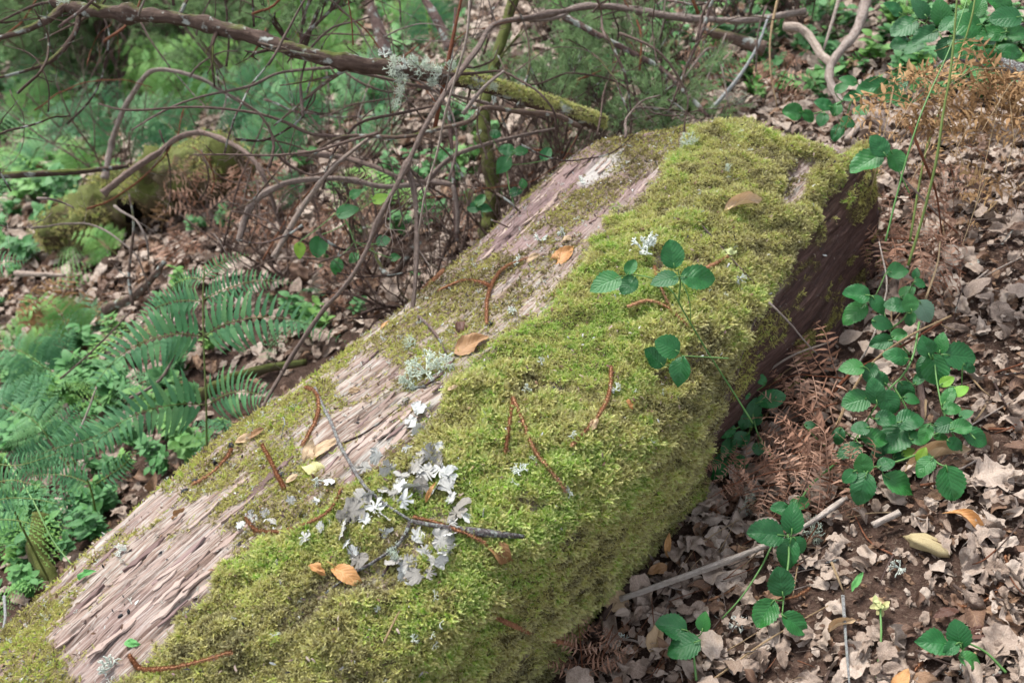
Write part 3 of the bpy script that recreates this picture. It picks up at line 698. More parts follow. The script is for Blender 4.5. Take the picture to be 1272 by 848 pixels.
LM = [(1152, 678, 'the yellow husk'), (1101, 644, 'the short whitish stick'), (1088, 800, 'the pale seedling'), (1050, 800, 'the upright thin grey stick'), (985, 640, 'the trailing bramble shoot'), (953, 664, 'the broadest leaflet of the trailing shoot'), (951, 760, 'the lowest leaflets of the trailing shoot'), (850, 790, 'the three-leaved bramble sprig'), (1180, 798, 'the corner bramble sprig'), (1179, 598, 'the spotted bramble leaf'), (1118, 599, 'the broad dark bramble leaves'), (1205, 540, 'the densest bramble'), (1192, 440, 'the tip of the densest bramble'), (1062, 375, 'the rounded pale bramble'), (900, 535, 'the bramble by the dark flank'), (880, 700, 'the long pale stick'), (1010, 655, 'the far end of the long pale stick'), (960, 790, 'the straw stalk'), (1220, 740, 'the hooked ground catkin'), (1260, 533, 'the reddish edge twig'), (1215, 355, 'the standing oval leaf'), (1117, 705, 'the white lichen on soil'), (925, 625, 'the pale lichen tuft'), (760, 742, 'the pleated tan leaf'), (800, 675, 'the stick leaning on the log'), (1230, 590, 'the big lobed oak leaf'), (1205, 645, 'the twisted yellow leaf'), (1175, 760, 'the dark red leaf'), (1140, 840, 'the bottom catkin'), (700, 830, 'the beige bottom stalk'), (1145, 300, 'the base of the tall green stem'), (1215, 245, 'the long golden frond'), (1262, 170, 'the golden frond at the edge'), (1180, 200, 'the tall stems'), (1230, 80, 'the lichen-covered log end'), (1150, 42, 'the big-leaved corner bramble'), (1050, 130, 'the bank bramble'), (1060, 60, 'the thick grey root'), (1000, 45, 'the pale hooked root'), (1150, 565, 'the rolled beige leaf'), (1090, 400, 'the slender white stalk'), (1060, 490, 'the fern-side bramble'), (1100, 180, 'the mossy shoulder'), (1250, 800, 'the bottom right corner'), (1265, 440, 'the right edge above the reddish twig'), (1260, 300, 'the right edge below the golden fern'), (1255, 690, 'the right edge by the hooked catkin'), (790, 835, 'the small standing dry fern')]
_used = {}
def where_label(head, x, y, lm=None):
    o_ = sorted((math.hypot(x-a, (y-b)), a, b, t) for a, b, t in (lm or LM))[:4]
    for dd_, a, b, t in o_:
        dx, dy = x-a, y-b
        w_ = 'touching' if dd_ < 14 else ('just ' if dd_ < 38 else '')+(('right of' if dx > 0 else 'left of') if abs(dx) > abs(dy) else ('below' if dy > 0 else 'above'))
        l_ = '%s %s %s' % (head, w_, t)
        if l_ not in _used: _used[l_] = 1; return l_
    return l_

# ================================================================== THINGS LYING ON THE LOG
def cluster_label(l): return l
LEAF_M = {}
def leafmesh(kind, mat, seed=0):
    k = (kind, mat, seed)
    if k in LEAF_M: return LEAF_M[k]
    if kind == 'beech': L = leaf_with_stalk(leaf(.46, 'lance', 16, 4, .25, .6, .14, .04, seed=seed, twist=.5), .12, .012)
    elif kind == 'curled': L = leaf(.6, 'lance', 14, 5, .1, 1.3, .08, .03, seed=seed, twist=1.3, roll=.9)
    elif kind == 'flat': L = leaf(.6, 'ovate', 14, 4, .14, .35, .15, .03, seed=seed, twist=.3+.8*sin(seed*2.3))
    elif kind == 'oak': L = leaf_with_stalk(leaf(.6+.12*sin(seed*3), 'obovate', 18, 4, .15+.1*sin(seed), .5, .24, 0, .38, 4, seed=seed, twist=.4+sin(seed*2)), .12, .01)
    elif kind == 'torn': L = leaf(.75, 'torn', 12, 4, .1*sin(seed), .5, .28, seed=seed, twist=.6+sin(seed*1.7))
    elif kind == 'roll': L = leaf(.7, 'lance', 12, 5, .1, .6, .1, seed=seed, roll=1.5, twist=.8)
    elif kind == 'bramble': L = leaf(.68, 'ovate', 16, 4, .16, .28, .03, .055, seed=seed)
    elif kind == 'roundleaf': L = leaf(.82, 'round', 14, 4, .14, .22, .03, .05, seed=seed)
    LEAF_M[k] = to_mesh(L, kind, mat); return LEAF_M[k]
def px_leaf(name, mesh, x, y, L, ang, label, cat, group=None, on='log', h=.006, tilt=.35, parent=None, wid=1.0, nrm_=None):
    a = radians(ang)
    if on == 'log': c, n = onlog(x, y, h)
    else: c = at(x, y, h); n = Vector((-.33, 0, .94))
    d = depth(c)
    p0 = D(x-cos(a)*L/2, y+sin(a)*L/2, d); p1 = D(x+cos(a)*L/2, y-sin(a)*L/2, d)
    if on in ('log', 'ground'):   # lie along the surface
        if on == 'log':
            q0 = onlog(x-cos(a)*L*.3, y+sin(a)*L*.3, h)[0]; q1 = onlog(x+cos(a)*L*.3, y-sin(a)*L*.3, h)[0]
        else: q0 = at(x-cos(a)*L*.3, y+sin(a)*L*.3, h); q1 = at(x+cos(a)*L*.3, y-sin(a)*L*.3, h)
        dr = (q1-q0).normalized().lerp((p1-p0).normalized(), .5).normalized()
    else: dr = ((p1-p0).normalized()+Vector((0, 0, U(-.35, .1)))).normalized()
    n = (n + (CAM-c).normalized()*.35 + rv(tilt*.5)).normalized() if nrm_ is None else nrm_
    Lw = (p1-p0).length*1.0; base = c-dr*Lw/2
    o = link(name, mesh, parent, basis(base, dr, n, (Lw, Lw*wid, Lw)))
    if label: tag(o, label, cat, group)
    return o
for kind, mat, x, y, L, ang, wd, lab in [
    ('roll', 'leaf_beige', 923, 257, 52, 14, .8, 'pale beige dead leaf, half rolled, on the upper moss of the log'),
    ('beech', 'leaf_orange', 698, 321, 48, 45, 1, 'orange-brown oblong dead leaf on the thin moss high on the log'),
    ('flat', 'leaf_brown', 585, 430, 50, 32, .9, 'brown curled leaf beside the white tufted lichen in the middle of the log'),
    ('curled', 'leaf_dark', 574, 409, 28, 100, 1, 'small dark crumpled leaf just above the brown curled leaf'),
    ('torn', 'leaf_cream', 905, 319, 22, 20, .9, 'small cream leaf pinned under the thin grey twig near the dark flank'),
    ('flat', 'leaf_beige', 384, 562, 32, 70, .8, 'smaller upright one of two joined pale leaves on the bare wood'),
    ('flat', 'leaf_beige', 404, 560, 42, 38, .7, 'larger slanting one of two joined pale leaves on the bare wood'),
    ('flat', 'leaf_cream', 390, 585, 34, 165, .95, 'yellow-green fading leaf just below the two joined pale leaves'),
    ('flat', 'leaf_beige', 364, 597, 18, 30, .9, 'tiny tan leaf left of the yellow-green fading leaf'),
    ('torn', 'leaf_orange', 396, 711, 24, -45, .8, 'small tan leaf at the stalk end of the orange leaf on the lower moss'),
    ('beech', 'leaf_orange', 434, 719, 52, -35, .95, 'orange-tan leaf lying aslant on the lower moss below the lichens'),
    ('curled', 'leaf_brown', 620, 690, 46, -52, 1, 'brown leaf curled into an arc at the end of a catkin'),
    ('curled', 'leaf_brown', 303, 522, 34, 60, .8, 'brown curled leaf standing at the foot of the long dead branch'),
    ('flat', 'leaf_beige', 306, 547, 30, 10, .7, 'tan leaf lying under the brown curled leaf at the left rim of the log'),
    ('flat', 'leaf_brown', 320, 541, 22, 35, .8, 'small brown leaf right of the tan leaf at the left rim'),
    ('flat', 'leaf_green', 109, 716, 32, 20, .6, 'fresh green leaf on the bare wood at lower left'),
    ('flat', 'leaf_green', 165, 800, 22, -10, .8, 'small green leaf on the bare wood near the bottom'),
    ('torn', 'leaf_beige', 735, 533, 22, 55, .8, 'small pinkish tan leaf touching a catkin on the green moss'),
    ('torn', 'leaf_orange', 780, 508, 14, -60, .9, 'tiny orange leaf scrap on the moss below the three round green leaflets'),
    ('beech', 'leaf_beige', 663, 323, 22, 35, .8, 'small pale leaf at the top end of the forked catkin'),
    ('torn', 'leaf_beige', 704, 300, 14, 20, .9, 'tiny tan scrap above the orange oblong leaf'),
    ('flat', 'leaf_orange', 535, 617, 28, 65, .35, 'narrow orange leaf scrap standing among the grey lichens'),
    ('torn', 'leaf_beige', 440, 487, 14, 20, .9, 'tiny tan scrap on thin moss at the left of the bare strip'),
    ('flat', 'leaf_beige', 565, 487, 16, 20, .6, 'small rolled pinkish leaf on the rim of the bright moss'),
    ('torn', 'leaf_brown', 222, 640, 20, 35, .5, 'thin brown bark-like scrap on the bare wood near the left rim'),
    ('flat', 'leaf_orange', 479, 407, 18, 40, .5, 'small orange leaf sliver at the left rim in the middle'),
]:
    px_leaf('dead_leaf' if 'green leaf' not in lab else 'fallen_leaf', leafmesh(kind, mat, U(0, 30)), x, y, L, ang, lab, 'leaf', 'single leaves lying on the log', 'log', .007, .3, wid=wd)

# catkins: bristly rusty strings
def catkin(pts, label, on='log', r=.0027, group='rusty catkins lying on the log', h=.006):
    if on == 'log': P = [onlog(x, y, h)[0] for x, y in pts]
    else: P = [at(x, y, h+.004) for x, y in pts]
    L = sum((Vector(P[i+1])-Vector(P[i])).length for i in range(len(P)-1)); n = max(12, int(L/.0016))
    Q = smooth_path(P, n); mb = MB()
    Q = Q + .0004*rng.standard_normal(Q.shape)
    tube(mb, Q, r*.72*np.linspace(1, .5, n), 7, .0, U(0, 9))
    T = nrm(np.gradient(Q, axis=0)); V = []; Fs = []
    for k in range(n):
        for q in range(16):
            d = rng.standard_normal(3); d -= T[k]*d.dot(T[k]); d /= np.linalg.norm(d); d += T[k]*.3
            sdd = np.cross(d, T[k])*.0009; b = Q[k]+d*r*.6; n0 = len(V)
            V += [b-sdd, b+sdd, Q[k]+d*r*U(.95, 1.75)]; Fs.append((n0, n0+1, n0+2))
    mb.add(V, Fs); o = mb.build('catkin', 'catkin'); return tag(o, label, 'catkin', group)
for pts, lab in [
    ([(380, 484), (394, 490), (397, 508), (390, 530), (376, 556)], 'hooked rusty catkin above the two joined pale leaves'),
    ([(290, 560), (280, 576), (262, 592), (240, 606)], 'rusty catkin on the left rim beside black crumbs'),
    ([(327, 555), (338, 575), (347, 595), (355, 609)], 'short straight catkin left of the tiny tan leaf'),
    ([(428, 612), (414, 637), (385, 654), (352, 664), (318, 662)], 'long curved catkin bowed along the moss edge left of the lichens'),
    ([(163, 817), (176, 831), (205, 836), (240, 828), (290, 812)], 'curved catkin at the bottom left edge of the moss'),
    ([(514, 646), (545, 654), (575, 666), (604, 680)], 'thick catkin ending at the brown arc-shaped leaf'),
    ([(612, 765), (635, 780), (672, 791), (715, 801)], 'catkin at the foot of the moss near the bottom of the log'),
    ([(638, 500), (634, 535), (629, 568)], 'shorter straight one of two catkins forming a narrow wedge'),
    ([(636, 497), (648, 525), (664, 562), (684, 592), (702, 614)], 'longer one of two catkins forming a narrow wedge'),
    ([(758, 459), (756, 488), (746, 515), (727, 540), (711, 558)], 'curved catkin lying right of the wedge pair'),
    ([(779, 385), (805, 379), (830, 389), (852, 410)], 'thick catkin under the bramble sprig on the log'),
    ([(812, 338), (818, 358), (830, 385)], 'catkin crossing the thick one under the bramble sprig'),
    ([(605, 404), (606, 375), (613, 352), (630, 334), (660, 322)], 'forked catkin rising to a pale leaf high on the log'),
    ([(545, 364), (575, 352), (600, 354), (611, 360)], 'thin curved catkin joining the forked one from the left'),
    ([(318, 660), (308, 648), (312, 640)], 'tiny catkin stub at the left end of the long curved one'),
    ([(877, 339), (890, 330), (902, 324)], 'short catkin leading to the small cream leaf'),
    ([(500, 372), (520, 362), (540, 350), (552, 338)], 'thin catkin along the left rim of the log')]:
    catkin(pts, lab)
for pts, lab in [
    ([(1250, 690), (1249, 715), (1232, 740), (1205, 752), (1185, 752)], 'hooked brown catkin on grey leaves near the right edge'),
    ([(1150, 800), (1145, 820), (1130, 842)], 'brown catkin at the bottom right below the bramble leaflets'),
    ([(865, 748), (890, 742), (915, 728)], 'rusty catkin lying under the bottom bramble stem'),
    ([(968, 745), (990, 740), (1006, 730)], 'rusty catkin right of the small bramble leaf at the bottom'),
    ([(858, 632), (880, 631), (902, 640)], 'rusty catkin beside the foot of the log')]:
    catkin(pts, lab, 'ground', group='rusty catkins on the litter')

# grey leafy lichen
def rosette(seed, lobes=7):
    rg = np.random.default_rng(seed); n = 96; th = np.linspace(0, 2*pi, n, endpoint=False); rings = [0, .25, .5, .72, .88, 1.0]
    ph = rg.uniform(0, 9); V = [(0, 0, 0)]; Fs = []
    cx, sx = np.cos(th), np.sin(th)
    edge = .78+.26*vn(cx*1.3+ph, sx*1.3+seed)+.10*vn(cx*4+ph, sx*4)+.06*vn(cx*10+ph, sx*10)
    for _ in range(lobes):
        t0 = rg.uniform(0, 2*pi); dth = np.abs((th-t0+pi) % (2*pi)-pi); edge = edge-rg.uniform(.25, .5)*np.exp(-(dth/rg.uniform(.06, .14))**2)
    edge = np.clip(edge, .22, 1.15)
    for q, rr in enumerate(rings[1:]):
        r_ = edge*rr*(1 if q < 2 else 1)
        z = .12*vn(cx*rr*2.5+ph, sx*rr*2.5)*rr + .22*rr**3*(.3+.9*vn(cx*3.5+ph+4, sx*3.5)) + .10*rr**2*vn(cx*9+ph, sx*9)
        V += list(zip(r_*np.cos(th), r_*np.sin(th), z))
    A_ = np.array(V); x_, y_ = A_[:, 0].copy(), A_[:, 1].copy()
    A_[:, 0] += .30*vn(x_*1.7+ph, y_*1.7, 3.3)+.10*vn(x_*5, y_*5+ph, 1.3); A_[:, 1] += .30*vn(x_*1.7+ph, y_*1.7, 7.7)+.10*vn(x_*5, y_*5+ph, 9.3)
    A_[:, 2] += .12*vn(x_*3+ph, y_*3, 2.1)+.05*vn(x_*8, y_*8+ph, 4.4); V = A_.tolist()
    for j in range(n): Fs.append((0, 1+j, 1+(j+1) % n))
    for q in range(len(rings)-2):
        for j in range(n): k = (j+1) % n; Fs.append((1+q*n+j, 1+(q+1)*n+j, 1+(q+1)*n+k, 1+q*n+k))
    return mesh_from('lichen', V, Fs, 'lichen_grey')
ROS = [rosette(i*3+1, 4+i % 5) for i in range(10)]
for k, (x, y, r_) in enumerate([(438, 640, 17), (428, 662, 15), (446, 700, 17), (440, 690, 13), (470, 635, 16), (462, 622, 13), (478, 645, 12), (495, 612, 16), (484, 590, 13), (500, 598, 13), (512, 610, 15), (520, 578, 17), (536, 570, 15), (532, 592, 18), (548, 590, 14), (542, 612, 15), (556, 606, 15), (560, 625, 11), (572, 638, 19), (566, 655, 11), (582, 646, 11), (552, 678, 18), (560, 690, 14), (540, 702, 15), (530, 690, 10), (518, 670, 11), (505, 708, 13), (520, 716, 14), (490, 702, 12), (480, 664, 10), (478, 612, 8), (340, 650, 9), (312, 646, 10), (300, 655, 8), (382, 672, 11), (362, 625, 7), (375, 640, 7), (520, 540, 13), (512, 525, 9), (395, 625, 7), (545, 560, 9), (450, 625, 15), (430, 650, 12), (455, 650, 11), (505, 625, 13), (525, 610, 14), (525, 590, 13), (545, 580, 12), (557, 592, 12), (490, 620, 11), (565, 668, 12), (550, 700, 12), (512, 700, 12), (500, 720, 10), (535, 716, 10), (350, 665, 9), (330, 640, 8), (402, 660, 9), (410, 600, 8), (502, 500, 10), (520, 510, 10), (468, 570, 12), (455, 585, 10), (433, 680, 9), (505, 560, 8), (600, 640, 7)]):
    c, n = onlog(x, y, .005); s_ = r_*1.0*depth(c)/F
    o = link('lichen_rosette', ROS[k % 10], None, basis(c, rv(1), n*1.0+(CAM-c).normalized()*.3+rv(.3), (s_*U(.8, 1.25), s_*1.05, s_*.55)))
    tag(o, where_label('%s grey leafy lichen' % ('small' if r_ < 11 else 'ruffled' if r_ < 15 else 'broad'), x, y, LML), 'lichen', 'grey leafy lichens on the log')
# white shrubby lichen
def bushy(seed, n=9, gen=3, r=.045):
    rg = random.Random(seed); mb = MB()
    def grow(p, d, l, g):
        q = p+d*l; tube(mb, [p, p+d*l*.5+np.array([rg.uniform(-.1, .1)*l for _ in range(3)]), q], [r*(.6+.2*g)]*3, 4)
        if g > 0:
            for _ in range(rg.choice((2, 2, 3))):
                e = d+np.array([rg.uniform(-1, 1), rg.uniform(-1, 1), rg.uniform(-.6, .7)]); e /= np.linalg.norm(e); grow(q, e, l*rg.uniform(.55, .85), g-1)
    for _ in range(n):
        d = np.array([rg.uniform(-1, 1), rg.uniform(-1, 1), rg.uniform(.1, .8)]); grow(np.zeros(3), d/np.linalg.norm(d), .42, gen)
    return mb
BW = [bushy(i, 7, 2, .062).mesh('lichen', 'lichen_white') for i in range(5)]
BG = [bushy(i+40, 14, 3, .026).mesh('lichen', 'lichen_green') for i in range(4)]
for x, y, r_, g_, lab in [
    (798, 316, 20, 0, 'large white branching lichen above the bramble sprig on the log'), (806, 303, 12, 0, 'small white lichen on the upper rim of the large branching one'), (770, 368, 8, 0, 'small white lichen below the bramble sprig'),
    (671, 301, 11, 0, 'white branching lichen beside the top of the forked catkin'), (645, 328, 8, 0, 'white lichen under the forked catkin'), (602, 372, 7, 0, 'blue-white lichen at the forked catkin'),
    (640, 388, 10, 0, 'white lichen right of the black crumb'), (916, 350, 9, 0, 'white lichen near the dark flank'), (764, 487, 9, 0, 'white lichen right of the curved catkin'),
    (654, 488, 8, 0, 'small white lichen above the catkin wedge'), (672, 454, 6, 0, 'tiny white lichen speck in the middle moss'), (648, 590, 13, 0, 'curly white lichen left of the catkin wedge tip'), (706, 614, 8, 0, 'white lichen at the tip of the longer wedge catkin'),
    (712, 545, 7, 0, 'white lichen at the foot of the curved catkin'), (152, 686, 11, 0, 'white lichen on the bare wood near the left rim'), (140, 830, 17, 0, 'large white lichen near the bottom of the bare wood'), (130, 838, 10, 0, 'small white lichen beside the one near the bottom'),
    (395, 598, 10, 0, 'crumbly white lichen under the yellow-green leaf'), (470, 760, 5, 0, 'tiny white lichen on the lower moss'), (515, 797, 7, 0, 'white lichen low on the mossy slope'), (722, 228, 8, 0, 'white lichen at the corner of the pale patch'), (905, 214, 6, 1, 'grey lichen knob on the upper moss'),
    (530, 465, 24, 1, 'large pale green tufted lichen in the middle of the log'), (548, 458, 16, 1, 'smaller pale tufted lichen beside the large tuft'), (510, 478, 15, 1, 'pale tufted lichen at the lower edge of the large tuft'), (556, 445, 12, 0, 'white lichen on the dark twig end above the tuft'), (495, 692, 12, 1, 'pale green tufted lichen inside the grey patch'), (510, 430, 10, 1, 'pale tuft on the thin moss left of the crumpled leaf'),
    (905, 131, 16, 1, 'pale lichen on the top edge of the log'), (920, 128, 14, 1, 'second pale lichen on the top edge of the log'), (855, 180, 12, 1, 'pale lichen beside the upper moss'), (780, 148, 12, 1, 'pale lichen at the upper left corner of the log'), (700, 290, 8, 0, 'white speck of lichen above the orange oblong leaf')]:
    c, n = onlog(x, y, .004); s_ = r_*depth(c)/F*1.1
    o = link('lichen_tuft', random.choice(BG if g_ else BW), None, basis(c, rv(1), n+(CAM-c).normalized()*.5, s_)); tag(o, lab, 'lichen', 'tufted lichens on the log')
for x, y, r_, g_, lab in [(918, 776, 14, 0, 'white branching lichen on the litter near the bottom bramble leaf'), (925, 625, 17, 1, 'pale green tufted lichen on the litter by the foot of the log'), (1010, 660, 20, 1, 'pale green tufted lichen on the litter right of the bramble stem'), (1117, 705, 14, 0, 'fine white branching lichen on bare soil'), (770, 796, 13, 0, 'white lichen in the litter at the foot of the log'), (757, 790, 9, 1, 'pale tuft next to the white lichen at the foot of the log'), (1192, 830, 9, 0, 'white lichen among leaves at the bottom right'), (1055, 800, 8, 0, 'white lichen crumb by the upright thin stick'), (1212, 330, 9, 0, 'white lichen on the litter at right')]:
    c = at(x, y, .012); o = link('lichen_tuft', random.choice(BG if g_ else BW), None, basis(c, rv(1), Vector((-.3, -.2, 1)), r_*depth(c)/F)); tag(o, lab, 'lichen', 'tufted lichens on the litter')
# black crumbs
def blob_mesh(seed, mat, sx=1, sy=.7, sz=.6):
    n, m = 12, 14; V = []; Fs = []
    for i in range(n+1):
        for j in range(m):
            a, b = pi*i/n, 2*pi*j/m; d = np.array([sin(a)*cos(b), sin(a)*sin(b), cos(a)]); r_ = 1+.4*float(vn(d[0]*1.6+seed, d[1]*1.6, d[2]*1.6+seed))+.16*float(vn(d[0]*4+seed, d[1]*4, d[2]*4+seed))
            V.append((d[0]*r_*sx, d[1]*r_*sy, d[2]*r_*sz))
    for i in range(n):
        for j in range(m): Fs.append((i*m+j, (i+1)*m+j, (i+1)*m+(j+1) % m, i*m+(j+1) % m))
    return mesh_from('blob', V, Fs, mat)
CH = [blob_mesh(i*3.3, 'charcoal') for i in range(3)]
for x, y, r_ in [(610, 402, 4), (350, 590, 5), (230, 610, 5), (245, 598, 6), (268, 575, 5), (560, 455, 4), (688, 483, 3), (512, 525, 4), (160, 760, 3), (288, 555, 5), (150, 765, 3)]:
    c, n = onlog(x, y, .001); tag(link('charred_crumb', random.choice(CH), None, basis(c, rv(1), n, r_*depth(c)/F)), where_label('black charred-looking crumb', x, y, LML), 'crumb', 'black crumbs on the log')

# ================================================================== STICKS, TWIGS AND BRANCHES
def stick(name, pts, r, mat, label, cat='twig', group=None, mode='D', dep=None, taper=.5, sides=8, rough=.25, twigs=0, tl=.15, wob=.0, knots=0):
    """pts: (x, y, depth) for branches in the air, (x, y) with mode 'log' or 'ground' for what lies on something; r in metres"""
    if mode == 'D': P = [D(*p) if len(p) == 3 else D(p[0], p[1], dep) for p in pts]
    elif mode == 'log': P = [onlog(x, y, r+.002)[0] for x, y in pts]; wob = max(wob, .0025)
    else: P = [at(p[0], p[1], (p[2] if len(p) > 2 else 0)+r+.004) for p in pts]
    L = sum((Vector(P[i+1])-Vector(P[i])).length for i in range(len(P)-1)); n = max(8, int(L/(.018 if r < .007 else .009)))
    Q = smooth_path(P, n)
    if wob: Q = Q+wob*np.stack([fbm(np.arange(n)*.25+q*9+U(0, 50), np.arange(n)*0.+q, 0, 2) for q in range(3)], 1)
    rr = r*np.linspace(1, taper, n)*(1+.12*fbm(np.arange(n)*.5+U(0, 99), np.arange(n)*0., 0, 2))
    for _ in range(knots):
        kk = random.randrange(n); rr = rr*(1+.35*np.exp(-((np.arange(n)-kk)/1.3)**2))
    if r > .007: sides = max(sides, 12); rough = max(rough, .32)
    Q = Q + (r*.13*np.stack([fbm(np.arange(n)*.22+q*9+U(0, 50), np.arange(n)*0., 0, 3) for q in range(3)], 1))
    mb = MB(); tube(mb, Q, rr, sides, rough, U(0, 50))
    if not twigs:
        o = mb.build(name, mat); return tag(o, label, cat, group)
    root = empty(name, tuple(Q[0]), label, cat, group)
    mb.build('stem', mat, root)
    for _ in range(twigs):
        k = random.randrange(n//6, n); t = Vector(nrm(np.gradient(Q, axis=0))[k]); d = (t*.6+rv(.9)+Vector((0, 0, .2))).normalized(); l = tl*U(.4, 1.3); p = Vector(Q[k])
        pts2 = [p, p+d*l*.4+rv(.02), p+d*l+rv(.05)]; m2 = MB(); q2 = smooth_path(pts2, 9)
        tube(m2, q2, np.linspace(rr[k]*.35, rr[k]*.12, 9), 5, .2)
        for _ in range(3):
            j = random.randrange(3, 8); e = (Vector(q2[j])-p).normalized()+rv(.9); ll = l*U(.15, .45)
            tube(m2, smooth_path([Vector(q2[j]), Vector(q2[j])+e*ll*.5+rv(.01), Vector(q2[j])+e*ll], 5), np.linspace(rr[k]*.16, rr[k]*.07, 5), 4)
        m2.build('side_twig', mat, root)
    return root
d2 = 2.05
big = stick('branch', [(68, 2, 2.2), (90, 10, 2.18), (130, 14, 2.15), (190, 20, 2.12), (240, 27, 2.1), (300, 42, 2.08), (350, 58, 2.06), (400, 71, 2.05), (450, 80, 2.05), (520, 90, 2.08), (580, 100, 2.12), (630, 114, 2.16), (690, 133, 2.2), (748, 154, 2.26)][::-1], .018, 'bark_mossy', 'long dark scaly branch arching from the top left corner toward the upper log end', 'branch', taper=.72, sides=12, rough=.4, twigs=12, tl=.22, knots=5)
stick('branch', [(80, 8, 2.18), (60, 24, 2.16), (30, 38, 2.15), (-30, 55, 2.15)], .0095, 'bark_mossy', 'mossy side branch falling left from the start of the long dark branch', 'branch', twigs=3)
stick('branch', [(98, 18, 2.17), (92, 42, 2.15), (72, 68, 2.12), (45, 84, 2.1), (-20, 101, 2.1)], .0065, 'bark_mossy', 'thin branch hooking down to the left edge under the long dark branch', 'branch', twigs=5)
stick('branch', [(70, 2, 2.2), (40, 8, 2.2), (-10, 32, 2.2)], .004, 'twig_brown', 'thin bare twig in the top left corner', 'branch', twigs=2)
stick('branch', [(130, 222, 3.0), (138, 180, 3.0), (150, 145, 2.95), (168, 112, 2.9), (192, 87, 2.85), (245, 96, 2.85), (278, 115, 2.9), (325, 142, 3.0)], .0085, 'twig_grey', 'grey-pink branch bent into a hoop above the mossy stump', 'branch', knots=3)
stick('branch', [(128, 240, 2.6), (160, 214, 2.6), (196, 190, 2.6), (220, 172, 2.58), (250, 165, 2.56), (290, 180, 2.5), (318, 203, 2.45), (335, 240, 2.45), (352, 290, 2.5)], .009, 'twig_brown', 'brown branch arched in front of the mossy stump', 'branch', twigs=3, knots=3)
stick('branch', [(-20, 219, 2.5), (60, 215, 2.5), (110, 212, 2.52), (160, 206, 2.55)], .009, 'bark_mossy', 'mossy branch reaching in level from the left edge', 'branch', taper=.6)
stick('branch', [(425, 170, 2.1), (385, 166, 2.1), (350, 150, 2.08), (310, 139, 2.06), (240, 133, 2.04), (160, 137, 2.03), (122, 129, 2.03)], .0038, 'twig_brown', 'thin twig pointing left across the fern background', 'twig', taper=.5, twigs=2, tl=.08)
stick('branch', [(425, 83, 2.2), (350, 90, 2.2), (310, 107, 2.15), (250, 120, 2.1), (205, 137, 2.05), (163, 162, 2.0)], .0036, 'twig_grey', 'thin grey twig slanting down left under the long dark branch', 'twig', taper=.5)
stick('branch', [(470, 165, 2.0), (424, 178, 2.0), (390, 188, 1.98), (340, 193, 1.97), (290, 192, 1.96), (240, 192, 1.96)], .0034, 'twig_brown', 'thin dotted twig pointing left below the fern fronds', 'twig', twigs=3, tl=.08)
stick('branch', [(296, 300, 2.4), (308, 262, 2.4), (330, 240, 2.38), (365, 225, 2.36), (425, 222, 2.34), (480, 232, 2.3), (545, 226, 2.28), (565, 240, 2.25), (568, 290, 2.25)], .0085, 'twig_grey', 'thick grey branch curving up and over in the middle thicket', 'branch', twigs=3, knots=3)
stick('branch', [(340, 320, 2.1), (365, 275, 2.1), (395, 230, 2.1), (425, 198, 2.12), (460, 170, 2.2)], .007, 'twig_white', 'pale forked stick rising steeply in the middle thicket', 'branch')
stick('branch', [(370, 190, 2.2), (424, 195, 2.2), (462, 206, 2.15), (500, 221, 2.12), (560, 230, 2.1)], .007, 'twig_brown', 'brown branch crossing the thick grey one', 'branch', twigs=4)
stick('branch', [(860, 26, 2.5), (800, 16, 2.45), (745, 8, 2.4), (700, 14, 2.35), (655, 22, 2.25), (612, 32, 2.15), (592, 62, 2.0), (560, 105, 1.9), (532, 150, 1.85), (512, 190, 1.83), (495, 225, 1.82), (470, 272, 1.82), (452, 318, 1.82), (425, 360, 1.82), (404, 382, 1.84), (372, 428, 1.86), (346, 470, 1.86), (322, 512, 1.82)], .0068, 'twig_grey', 'long thin dead branch sweeping down to the left rim of the log', 'branch', taper=.45, twigs=9, tl=.14, knots=9)
stick('branch', [(504, 205, 1.83), (514, 235, 1.83), (518, 283, 1.82), (517, 330, 1.8), (514, 372, 1.78), (508, 410, 1.77)], .0055, 'twig_grey', 'grey twig hanging straight down onto the rim of the log', 'twig', taper=.55, twigs=2, tl=.08, knots=3)
stick('stalk', [(585, -20, 1.7), (580, 45, 1.7), (566, 95, 1.72), (552, 145, 1.74), (543, 190, 1.76), (528, 240, 1.78), (520, 290, 1.8)], .0026, 'twig_white', 'thin whitish stalk hanging in front of the thicket', 'stalk', taper=.7)
stick('branch', [(720, 158, 2.2), (690, 143, 2.15), (640, 138, 2.1), (600, 134, 2.05), (585, 150, 2.0), (545, 160, 2.0), (500, 170, 2.0), (424, 170, 2.05), (380, 200, 2.1)], .0062, 'bark_mossy', 'brown branch with a mossy crook right behind the white stalk', 'branch', twigs=4)
stick('branch', [(575, 142, 1.95), (600, 110, 1.95), (626, 88, 1.96)], .0045, 'twig_grey', 'short pale stub pointing up right beside the white stalk', 'twig')
stick('branch', [(424, 85, 2.1), (480, 98, 2.1), (545, 114, 2.1), (600, 128, 2.12), (670, 146, 2.2)], .004, 'twig_brown', 'thin twig running parallel below the long dark branch', 'twig', twigs=3)
stick('branch', [(425, 176, 2.1), (448, 152, 2.1), (500, 140, 2.08), (548, 130, 2.05)], .004, 'twig_brown', 'thin bowed twig left of the white stalk', 'twig')
stick('branch', [(530, 225, 2.2), (560, 196, 2.2), (600, 180, 2.2), (650, 168, 2.22), (690, 160, 2.25)], .006, 'twig_grey', 'pale grey stick ending at the upper corner of the log', 'branch')
stick('branch', [(700, 20, 2.6), (740, 42, 2.6), (785, 66, 2.6), (820, 85, 2.6), (855, 118, 2.55), (880, 145, 2.5)], .009, 'bark_dark', 'dark lichen-spotted branch falling right behind the upper end of the log', 'branch', twigs=5)
